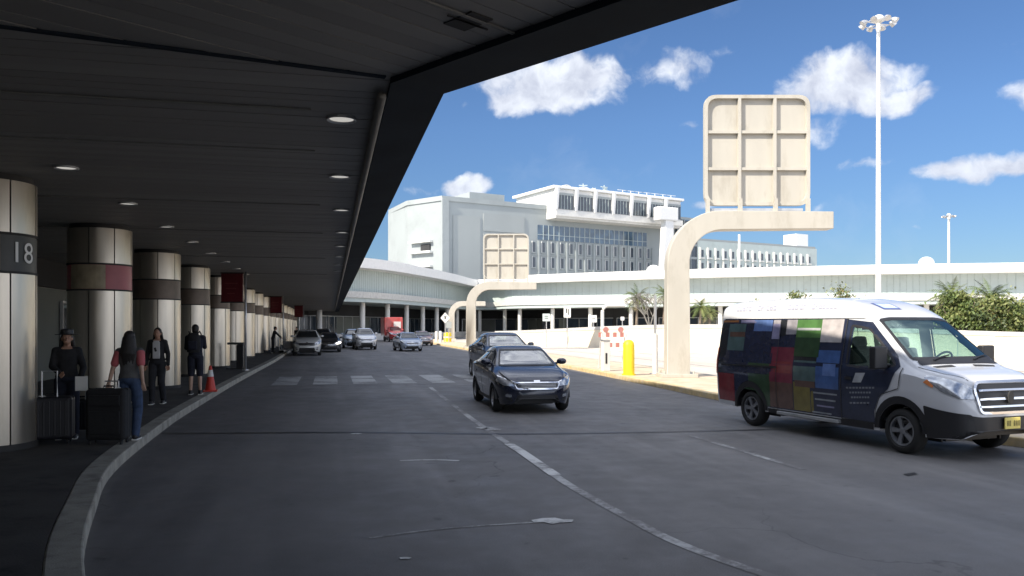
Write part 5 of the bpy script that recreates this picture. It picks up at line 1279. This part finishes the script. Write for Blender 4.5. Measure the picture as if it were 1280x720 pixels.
def person(loc, rz, H, label, J, skin, top, trou, shoe=None, hair=None, long_hair=False, female=True, sleeve='long', shorts=False, inner=None, hat=None, headturn=0., group=None, seated=False):
    """local frame: faces +y, x to its right. J gives joints for both arms (r, l) and legs as fractions of height"""
    t = empty('person', loc, rz, label=label, cat='person', group=group)
    s = H/1.7; sh = .152*s if female else .18*s; hp = .085*s
    arms = {}; legs = {}
    Z_ = lambda p: Vector((p[0]*s, p[1]*s, p[2]*s))
    lift = J.get('lean', 0.)
    up = lambda p: Vector((p[0], p[1]+lift*(p[2]-.9), p[2]))
    body = MB()
    # head
    hc = up((0, .0, 1.575)); hc = Z_(hc); Rz = Matrix.Rotation(headturn, 3, 'Z')
    hm = MB(); hm.ball((0, .0, .02), (.072, .092, .1), 20, 14); hm.ball((0, .028, -.045), (.055, .062, .062), 16, 10); hm.cone((0, .085, .0), (0, .108, -.022), .008, .013, 8)
    for sg in (-1, 1): hm.ball((sg*.073, .0, -.005), (.012, .02, .03), 8, 6); hm.ball((sg*.03, .078, .014), (.016, .012, .01), 8, 6); hm.ball((sg*.03, .07, .03), (.02, .016, .007), 8, 6)
    hm.ball((0, .083, -.05), (.024, .01, .007), 10, 6); hm.ball((0, .083, -.062), (.02, .01, .007), 10, 6)
    hm.move(Matrix.Translation(hc) @ Rz.to_4x4() @ Matrix.Scale(s, 4)); body.add(hm.v, hm.f)
    nb_ = Z_(up((0, -.012, 1.42))); body.cone(nb_, hc+Vector((0, -.01, -.05*s)), .056*s, .05*s, 14)
    fem = 1 if female else 0
    tor = [(.93, .135, .09), (.98, .15, .1), (1.06, .128+.012*(1-fem), .09), (1.13, .122+.02*(1-fem), .088), (1.25, .142+.02*(1-fem), .1), (1.34, .158+.025*(1-fem), .098), (1.41, .13+.03*(1-fem), .08), (1.45, .06, .058)]
    def torso(mb, k=1., z0=0, z1=9, grow_=0.):
        rows = [(up((0, 0, z)), a, b) for z, a, b in tor if z0 <= z <= z1]
        ell(mb, [(p.x*s, p.y*s, p.z*s, (a*k+grow_)*s, (b*k+grow_)*s) for p, a, b in rows])
    torso(body)
    body.ball(Z_((0, 0, .95)), (.13*s, .085*s, .07*s), 18, 10)
    A_ = {}
    for key, sg in (('r', 1), ('l', -1)):
        sp_ = up((sg*(sh/s-.0), 0, 1.38)); e, w = J[key]; P_ = [Z_(sp_), Z_(e), Z_(w)]; A_[key] = P_
        limb(body, [Z_(up((sg*.06, 0, 1.4)))]+P_, [.05*s, .05*s, .036*s, .025*s])
        dd = P_[2]-P_[1]; hand(body, P_[2], dd, sg, s, .6, J.get('palm', (0, .2, 0) if abs(dd.normalized().y) < .8 else (0, 0, -1)))
    Lg = {}
    for key, sg in (('R', 1), ('L', -1)):
        hpz = Z_((sg*hp/s, 0, .9)); k_, a_ = J[key]; P_ = [hpz, Z_(k_), Z_(a_)]; Lg[key] = P_
        limb(body, P_, [.075*s, .05*s, .036*s]); kn = (P_[2]-P_[1]); calf = P_[1]+kn*.3+Vector((0, -.015*s, 0)); body.cone(P_[1], calf, .046*s, .05*s, 12); body.cone(calf, P_[2], .05*s, .034*s, 12)
        fd = J.get('foot'+key, (0, 1)); toe = P_[2]+Vector((fd[0]*.15*s, fd[1]*.15*s, -.05*s)); body.cone(P_[2]+Vector((0, -.02, -.03*s)), toe, .038*s, .032*s, 10)
    b_ = voxel(body.build('body', skin, t, smooth=True), .0075 if not seated else .009)
    # clothing
    c = MB(); torso(c, 1., .93, 1.42, .018)
    for key, sg in (('r', 1), ('l', -1)):
        P_ = A_[key]; c.cone(Z_(up((sg*.06, 0, 1.39))), P_[0], .06*s, .066*s)
        if sleeve == 'long': limb(c, P_, [.062*s, .052*s, .04*s])
        else: c.cone(P_[0], P_[0]+(P_[1]-P_[0])*.55, .066*s, .056*s)
    voxel(c.build('jacket' if sleeve == 'long' else 'shirt', top, t, smooth=True), .011)
    if inner: 
        m_ = MB(); p = Z_(up((0, .098, 1.2))); m_.box(p, (.15*s, .05*s, .36*s)); m_.box(Z_(up((0, .085, 1.38))), (.12*s, .06*s, .08*s)); voxel(m_.build('shirt_front', inner, t, smooth=True), .012)
        m_ = MB(); m_.box(Z_(up((.015, .125, 1.22))), (.045*s, .012, .09*s), 0, 0, .3); m_.build('shirt_print', M['seam'], t)
    c = MB(); c.ball(Z_((0, 0, .945)), (.168*s, .125*s, .095*s), 20, 10)
    for key in ('R', 'L'):
        P_ = Lg[key]
        if shorts: c.cone(P_[0], P_[1]+(P_[0]-P_[1])*.05, .105*s, .085*s)
        else: limb(c, P_, [.102*s, .076*s, .062*s])
    voxel(c.build('shorts' if shorts else 'trousers', trou, t, smooth=True), .011)
    for key in ('R', 'L'):
        a_ = Lg[key][2]; fd = J.get('foot'+key, (0, 1)); an = math.atan2(fd[1], fd[0])
        m_ = MB(); u = Vector((math.cos(an), math.sin(an), 0)); hz_ = a_.z-.04*s
        m_.cone(a_+u*-.03+Vector((0, 0, -.035*s)), a_+u*.16*s+Vector((0, 0, -.055*s)), .045*s, .036*s); m_.cone(a_, a_+Vector((0, 0, -.03*s)), .046*s, .046*s)
        so = voxel(m_.build('shoe', shoe or M['black'], t, smooth=True), .01)
        m_ = MB(); cc = a_+u*.055*s; m_.box((cc.x, cc.y, a_.z-.078*s), (.27*s, .085*s, .022*s), an); m_.build('sole', M['offwhite'], so, bevel=.008)
    if hair:
        m_ = MB(); m_.ball((0, -.018, .038), (.084, .095, .1), 20, 14); m_.ball((0, -.04, -.01), (.078, .07, .09), 16, 10)
        if long_hair:
            rnd = random.Random(2)
            for i in range(26):
                a = R(195+150*i/25-0); r_ = .07; x0_, y0_ = r_*math.cos(a)*1.05, r_*math.sin(a)-.02
                m_.tube([(x0_, y0_, .03), (x0_*1.25, y0_*1.1-.01, -.1), (x0_*1.45+rnd.uniform(-.01, .01), y0_*1.0-.03, -.22), (x0_*1.2+rnd.uniform(-.02, .02), y0_*.9-.03, -.36+rnd.uniform(-.05, .04))], .02, 7, [.026, .027, .026, .008])
        m_.move(Matrix.Translation(hc) @ Rz.to_4x4() @ Matrix.Scale(s, 4)); voxel(m_.build('hair', hair, t, smooth=True), .009, 1)
    if hat:
        m_ = MB(); m_.loft([m_.ring((0, -.01, z), (0, 0, 1), r_, 24) for z, r_ in ((.06, .17), (.066, .172), (.075, .098), (.14, .09), (.155, .06))]); m_.move(Matrix.Translation(hc) @ Matrix.Scale(s, 4)); m_.build('hat', hat, t, smooth=40)
    return t, A_, s
ST = dict(r=((.215, -.03, 1.12), (.235, .05, .88)), l=((-.215, -.03, 1.12), (-.235, .05, .88)), R=((.1, .02, .49), (.11, -.01, .085)), L=((-.1, .02, .49), (-.11, -.01, .085)))
WK = dict(r=((.2, -.1, 1.13), (.2, -.02, .89)), l=((-.22, .02, 1.13), (-.25, .14, .92)), R=((.09, .1, .49), (.09, -.02, .09)), L=((-.09, .1, .5), (-.09, -.24, .2)), footL=(0, 1))
jeans = mat('blue_jeans', (.035, .06, .12), .8, 0, .3, 14); blackc = mat('black_cloth', (.016, .016, .018), .9, 0, .3, 12); greytop = mat('grey_top', (.1, .1, .1), .9, 0, .15, 16)
navyc = mat('navy_cloth', (.015, .017, .03), .9, 0, .3, 12); pinksl = mat('coral_sleeve', (.5, .12, .13), .85); whitec = mat('white_shirt', (.5, .5, .5), .9); dkt = mat('dark_trousers', (.02, .021, .026), .9, 0, .3, 10)
def cloth_sleeves(t, A_, s, m_):
    for key in ('r', 'l'):
        P_ = A_[key]; c = MB(); c.cone(P_[0]+(P_[1]-P_[0])*.1, P_[0]+(P_[1]-P_[0])*.72, .072*s, .062*s); voxel(c.build('sleeve', m_, t, smooth=True), .011)
# woman by the first pillar gap, facing us over her case
JA = dict(ST); JA['r'] = ((.2, .06, 1.14), (.08, .26, 1.04)); JA['l'] = ((-.23, .03, 1.12), (-.2, .22, .95))
person((-6.98, 12.55, .145), R(205), 1.69, 'woman in a wide hat and dark jacket standing at a ribbed case by numbered column', JA, M['skin'], blackc, navyc, hair=M['hair'], long_hair=True, hat=M['black'])
m_ = MB(); m_.box((0, 0, 0), (.17, .02, .22), .3); o = m_.build('paper_folder', M['offwhite']); o.location = (-6.63, 12.32, 1.02); tag(o, 'pale folded papers at the hip of the woman in the wide hat', 'papers')
# woman walking away
JB = dict(WK); JB['l'] = ((-.24, -.02, 1.13), (-.3, -.02, .9))
t_, A_, s_ = person((-5.9, 12.35, .145), R(8), 1.68, 'woman with long dark hair, grey top, coral sleeves and jeans walking away with a case', JB, M['skin_pale'], greytop, jeans, hair=M['hair'], long_hair=True, sleeve='short')
cloth_sleeves(t_, A_, s_, pinksl)
JC = dict(ST); JC['R'] = ((.09, .1, .5), (.1, .06, .085)); JC['L'] = ((-.09, .03, .49), (-.1, -.12, .09))
person((-8.02, 18.1, .145), R(190), 1.72, 'woman in an open black jacket over a white printed shirt, facing the camera', JC, M['skin'], blackc, dkt, hair=M['hair'], long_hair=True, inner=whitec)
JD = dict(ST); JD['r'] = ((.2, .1, 1.15), (.1, .3, 1.2)); JD['l'] = ((-.22, .06, 1.13), (-.16, .28, 1.1)); 
t_, A_, s_ = person((-8.15, 20.6, .145), R(12), 1.8, 'man in a dark shirt and shorts seen from behind with pale calves', JD, M['skin_pale'], navyc, navyc, hair=M['hair'], female=False, shorts=True)
pk = empty('backpack', (-8.15+.03, 20.6-.2, .145+1.28*1.06), R(12), label='black bulging backpack on the back of the man in shorts', cat='backpack')
m_ = MB(); m_.loft([[(a*w_, b*d_-.02, z) for a, b in [(math.cos(2*math.pi*i/20), math.sin(2*math.pi*i/20)) for i in range(20)]] for z, w_, d_ in ((-.27, .08, .05), (-.26, .15, .09), (-.1, .18, .13), (.1, .17, .12), (.2, .13, .09), (.24, .05, .04))]); m_.build('bag', blackc, pk, smooth=50)
m_ = MB(); m_.box((0, -.14, -.08), (.22, .05, .22)); m_.build('pocket', navyc, pk, bevel=.03)
for sg in (-1, 1): m_ = MB(); m_.tube([(sg*.1, .02, .22), (sg*.13, .1, .27), (sg*.14, .25, .2), (sg*.14, .27, -.05), (sg*.15, .1, -.22)], .018, 6); m_.build('strap', M['black'], pk)
JE = dict(ST); JE['lean'] = .25; JE['r'] = ((.2, .3, 1.2), (.17, .5, 1.0)); JE['l'] = ((-.2, .3, 1.2), (-.17, .5, 1.0))
xE = W(341, 53)
person((xE, 53, .145), R(-80), 1.75, 'distant person in black leaning on a luggage cart at the kerb', JE, M['skin'], blackc, dkt, hair=M['hair'], female=False)
person((W(362, 62), 64, .145), R(150), 1.72, 'far dark figure standing beyond the luggage cart', ST, M['skin'], blackc, blackc, hair=M['hair'], female=False)
t = empty('luggage_cart', (xE+1.0, 52.9, .145), R(0), label='steel luggage cart loaded with a pale bag at the kerb', cat='cart')
m_ = MB(); m_.box((0, 0, .2), (1.0, .55, .05)); m_.build('deck', M['steel'], t, bevel=.01)
m_ = MB(); m_.tube([(-.45, -.25, .2), (-.55, -.25, 1.0), (-.55, .25, 1.0), (-.45, .25, .2)], .025, 8); m_.build('handle', M['steel'], t)
for x_ in (-.4, .4):
    for y_ in (-.22, .22): m_ = MB(); m_.cyl((x_, y_-.02, .08), (x_, y_+.02, .08), .08, n=14); m_.build('wheel', M['rubber'], t)
m_ = MB(); m_.box((.05, 0, .5), (.6, .42, .5)); o = m_.build('duffel_bag', mat('pale_bag', (.4, .38, .38), .8), bevel=.08); o.location = (xE+1.0, 52.9, .17); tag(o, 'pale bag lying on the luggage cart', 'bag')
# driver
JV = dict(r=((.24, .12, 1.12), (.16, .38, 1.2)), l=((-.24, .12, 1.12), (-.16, .38, 1.2)), R=((.12, .42, .93), (.12, .52, .55)), L=((-.12, .42, .93), (-.12, .52, .55)))
lx, ly = .88, .5; hdg = heading(hd.x, hd.y); px_ = cen_.x+lx*math.cos(hdg)-ly*math.sin(hdg); py_ = cen_.y+lx*math.sin(hdg)+ly*math.cos(hdg)
def driver(lx, ly, lb):
    lx *= VS; ly *= VS; px_ = cen_.x+lx*math.cos(hdg)-ly*math.sin(hdg); py_ = cen_.y+lx*math.sin(hdg)+ly*math.cos(hdg)
    return person((px_, py_, .2), hdg-math.pi/2, 1.64, lb, JV, M['skin'], blackc, dkt, hair=M['hair'], female=False, seated=True)
driver(1.1, -.5, 'person in dark clothes sitting in the van behind the windscreen')
# ------------------------------------------------------------------ suitcases
def suitcase(loc, rz, w, h, d, m1, label, ribs=True, up_=.38):
    t = empty('suitcase', loc, rz, label=label, cat='suitcase', group='suitcases on the sidewalk')
    m_ = MB(); m_.box((0, 0, .07+h/2), (w, d, h)); o = m_.build('shell', m1, t); bv = o.modifiers.new('Bevel', 'BEVEL'); bv.width = .055; bv.segments = 4
    m_ = MB()
    if ribs:
        for k in range(7): m_.box((-w*.36+w*.72*k/6, -d/2-.004, .07+h/2), (.022, .014, h*.8)); m_.box((-w*.36+w*.72*k/6, d/2+.004, .07+h/2), (.022, .014, h*.8))
    else:
        m_.box((0, -d/2-.012, .07+h*.35), (w*.78, .03, h*.45)); m_.box((0, -d/2-.012, .07+h*.78), (w*.78, .03, h*.2))
    m_.build('ribs' if ribs else 'pocket', m1, o, bevel=.006)
    m_ = MB(); m_.box((0, 0, .07+h/2), (w+.006, .018, h+.006)); m_.build('zip', M['seam'], t)
    for sx_ in (-1, 1):
        for sy_ in (-1, 1):
            m_ = MB(); m_.cyl((sx_*(w/2-.06)-.012, sy_*(d/2-.05), .035), (sx_*(w/2-.06)+.012, sy_*(d/2-.05), .035), .033, n=14); m_.box((sx_*(w/2-.06), sy_*(d/2-.05), .07), (.04, .04, .04)); m_.build('wheel', M['rubber'], t)
    m_ = MB(); z0 = .07+h; m_.tube([(-.1, d/2-.05, z0-.02), (-.1, d/2-.05, z0+up_), (.1, d/2-.05, z0+up_), (.1, d/2-.05, z0-.02)], .011, 8); m_.build('pull_handle', M['steel'], t)
    m_ = MB(); m_.tube([(-.09, 0, z0-.01), (-.07, 0, z0+.035), (.07, 0, z0+.035), (.09, 0, z0-.01)], .012, 8); m_.build('top_grip', M['black'], t)
    m_ = MB(); m_.box((.12, .02, z0+.0), (.08, .05, .02), .4); m_.build('tag', M['offwhite'], t)
    return t
shell = mat('ribbed_black_shell', (.02, .02, .025), .4, 0, .1, 5); fab = mat('black_case_fabric', (.014, .014, .015), .85, 0, .2, 30)
suitcase((W(64, 12.0), 12.0, .145), R(200), .6, .64, .34, shell, 'ribbed glossy black case in front of the woman in the wide hat')
suitcase((W(136, 11.95), 11.95, .145), R(5), .56, .76, .32, fab, 'tall matt black fabric case beside the woman walking away', False, .1)
suitcase((W(101, 13.1), 13.1, .145), R(190), .42, .5, .26, shell, 'small dark case standing behind between the two larger ones', True, .3)
# ------------------------------------------------------------------ light, sky, camera
S = Vector((-.78, -.62)); EL = R(40); S.normalize()
sun = bpy.data.lights.new('sun', 'SUN'); sun.energy = 3.8; sun.angle = R(.53); sun.color = (1, .915, .79)
so = bpy.data.objects.new('sun', sun); COL.objects.link(so)
dirv = Vector((S.x*math.cos(EL), S.y*math.cos(EL), math.sin(EL))); so.rotation_euler = dirv.to_track_quat('Z', 'Y').to_euler(); so.location = (-40, -30, 60)
w = bpy.data.worlds.new('World'); scene.world = w; w.use_nodes = True
nt = w.node_tree; N = nt.nodes; L = nt.links; N.clear()
out = N.new('ShaderNodeOutputWorld'); bg = N.new('ShaderNodeBackground'); bg.inputs[1].default_value = SKY = .1
sky = N.new('ShaderNodeTexSky'); sky.sky_type = 'NISHITA'; sky.sun_disc = False; sky.sun_elevation = EL; sky.sun_rotation = math.atan2(S.x, S.y); sky.altitude = 0; sky.air_density = 1.; sky.dust_density = .3; sky.ozone_density = 2.5
tc = N.new('ShaderNodeTexCoord'); gen = tc.outputs['Generated']
def vm(op, a, b=None, sc=None):
    n = N.new('ShaderNodeVectorMath'); n.operation = op
    if isinstance(a, tuple): n.inputs[0].default_value = a
    else: L.new(a, n.inputs[0])
    if b is not None:
        if isinstance(b, tuple): n.inputs[1].default_value = b
        else: L.new(b, n.inputs[1])
    if sc is not None: n.inputs['Scale'].default_value = sc
    return n
def mt(op, a, b=None, clamp=False):
    n = N.new('ShaderNodeMath'); n.operation = op; n.use_clamp = clamp
    for i, x in enumerate((a, b)):
        if x is None: continue
        if isinstance(x, (int, float)): n.inputs[i].default_value = x
        else: L.new(x, n.inputs[i])
    return n.outputs[0]
def nz(scale, det, vec, rough=.55, stretch=None):
    n = N.new('ShaderNodeTexNoise'); n.inputs['Scale'].default_value = scale; n.inputs['Detail'].default_value = det; n.inputs['Roughness'].default_value = rough
    L.new(vec, n.inputs['Vector']); return n.outputs[0]
clouds = [(690, 112, 112, 42, 1.1), (735, 100, 66, 40, 1.05), (640, 125, 55, 24, .9), (838, 84, 62, 30, .66), (865, 97, 34, 18, .5), (1055, 106, 88, 44, 1.05), (1105, 124, 62, 28, .95), (1015, 158, 36, 30, .62), (1035, 95, 55, 34, .8),
          (1200, 212, 58, 22, .85), (1250, 202, 50, 18, .8), (1085, 205, 48, 17, .6), (583, 235, 44, 22, 1.1), (914, 65, 28, 11, .32), (866, 167, 18, 12, .35), (876, 257, 24, 12, .55), (1235, -2, 50, 10, .35),
          (1148, 289, 14, 6, .4), (1022, 262, 26, 10, .3), (1140, 185, 18, 9, .25), (580, 128, 16, 10, .4), (520, 238, 30, 10, .4), (1310, 120, 60, 30, .7), (1400, 240, 80, 30, .8), (300, 150, 90, 40, .8), (760, -80, 110, 35, .8), (1080, -140, 120, 50, .9), (60, 60, 120, 50, .9)]
nzw = N.new('ShaderNodeTexNoise'); nzw.inputs['Scale'].default_value = 14; nzw.inputs['Detail'].default_value = 5; L.new(gen, nzw.inputs['Vector'])
wv = vm('SUBTRACT', nzw.outputs['Color'], (.5, .5, .5)); wv2 = vm('SCALE', wv.outputs[0], sc=.05); pos = vm('ADD', gen, wv2.outputs[0]).outputs[0]
acc = None; accl = None
for (px, py, sx_, sy_, st) in clouds:
    d = Vector(((px-640)/1000, 1, (408-py)/1000)); ln = d.length; d.normalize()
    e = vm('SUBTRACT', pos, tuple(d)); e2 = vm('MULTIPLY', e.outputs[0], (1000/sx_*ln, 2.5, 1000/sy_*ln)); l = vm('LENGTH', e2.outputs[0])
    f_ = mt('SUBTRACT', 1, l.outputs['Value'], True)
    f_ = mt('MULTIPLY', mt('POWER', f_, .6), st)
    acc = f_ if acc is None else mt('MAXIMUM', acc, f_)
n1 = nz(22, 9, pos, .56); n2 = nz(9, 6, pos, .55)
dens = mt('ADD', acc, mt('MULTIPLY', mt('SUBTRACT', n1, .5), 1.25))
has = mt('MULTIPLY', acc, 5, True)
r = N.new('ShaderNodeMapRange'); r.interpolation_type = 'SMOOTHSTEP'; r.inputs['From Min'].default_value = .28; r.inputs['From Max'].default_value = .72; L.new(dens, r.inputs[0])
cm = mt('MULTIPLY', r.outputs[0], has)
# thin background wisps everywhere
r2 = N.new('ShaderNodeMapRange'); r2.inputs['From Min'].default_value = .55; r2.inputs['From Max'].default_value = .85; r2.inputs['To Max'].default_value = .22; L.new(nz(5, 7, pos, .6), r2.inputs[0])
cm = mt('MAXIMUM', cm, r2.outputs[0])
# unseen bright cloud added overhead and behind the camera to fill the shade
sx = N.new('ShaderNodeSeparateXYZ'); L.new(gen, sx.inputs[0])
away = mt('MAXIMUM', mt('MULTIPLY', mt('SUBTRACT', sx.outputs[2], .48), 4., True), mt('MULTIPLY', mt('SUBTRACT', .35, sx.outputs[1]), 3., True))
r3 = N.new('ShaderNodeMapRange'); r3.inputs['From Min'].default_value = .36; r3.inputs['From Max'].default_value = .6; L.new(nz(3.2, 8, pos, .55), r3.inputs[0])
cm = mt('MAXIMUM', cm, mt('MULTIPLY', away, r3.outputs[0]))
cm = mt('MULTIPLY', cm, .93)
# light on the upper left of the clouds: compare density with a shifted sample
sh = vm('ADD', pos, (-.012, 0, .022)).outputs[0]; n1b = nz(22, 5, sh, .56)
lit = mt('ADD', mt('MULTIPLY', mt('SUBTRACT', n1, n1b), 2.2), .62, True)
cr = N.new('ShaderNodeMix'); cr.data_type = 'RGBA'; cr.inputs['A'].default_value = (2.9, 3.1, 3.8, 1); cr.inputs['B'].default_value = (5.3, 5.55, 6.0, 1); L.new(lit, cr.inputs['Factor'])
tint = N.new('ShaderNodeMix'); tint.data_type = 'RGBA'; tint.blend_type = 'MULTIPLY'; tint.inputs['Factor'].default_value = 1; L.new(sky.outputs[0], tint.inputs['A']); sz = N.new('ShaderNodeSeparateXYZ'); L.new(gen, sz.inputs[0]); hb = mt('SUBTRACT', .93, mt('MULTIPLY', mt('SUBTRACT', .24, sz.outputs[2], True), .95)); tb = vm('SCALE', (.42, .535, .69)); L.new(hb, tb.inputs['Scale']); L.new(tb.outputs[0], tint.inputs['B'])
bo = N.new('ShaderNodeVectorMath'); bo.operation = 'SCALE'; L.new(cr.outputs['Result'], bo.inputs[0]); L.new(mt('ADD', 1., mt('MULTIPLY', away, 1.15)), bo.inputs['Scale'])  # extra brightness for the added unseen cloud, lifting the fill light
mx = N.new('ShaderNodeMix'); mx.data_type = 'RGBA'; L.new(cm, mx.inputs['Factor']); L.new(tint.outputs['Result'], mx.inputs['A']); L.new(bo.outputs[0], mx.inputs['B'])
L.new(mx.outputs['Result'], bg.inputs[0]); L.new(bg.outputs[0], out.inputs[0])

cam = bpy.data.cameras.new('camera'); co = bpy.data.objects.new('camera', cam); COL.objects.link(co); scene.camera = co
co.location = (0, 0, HZ); co.rotation_euler = (R(90), 0, 0); cam.sensor_width = 36; cam.lens = 36*1000/1280; cam.shift_y = 48/1280; cam.clip_start = .1; cam.clip_end = 3000
scene.view_settings.view_transform = 'Standard'; scene.view_settings.look = 'None'; scene.view_settings.exposure = .95; scene.view_settings.gamma = 1; scene.view_settings.use_curve_mapping = False
scene.cycles.max_bounces = 8; scene.cycles.diffuse_bounces = 5; scene.cycles.glossy_bounces = 4; scene.cycles.transparent_max_bounces = 12
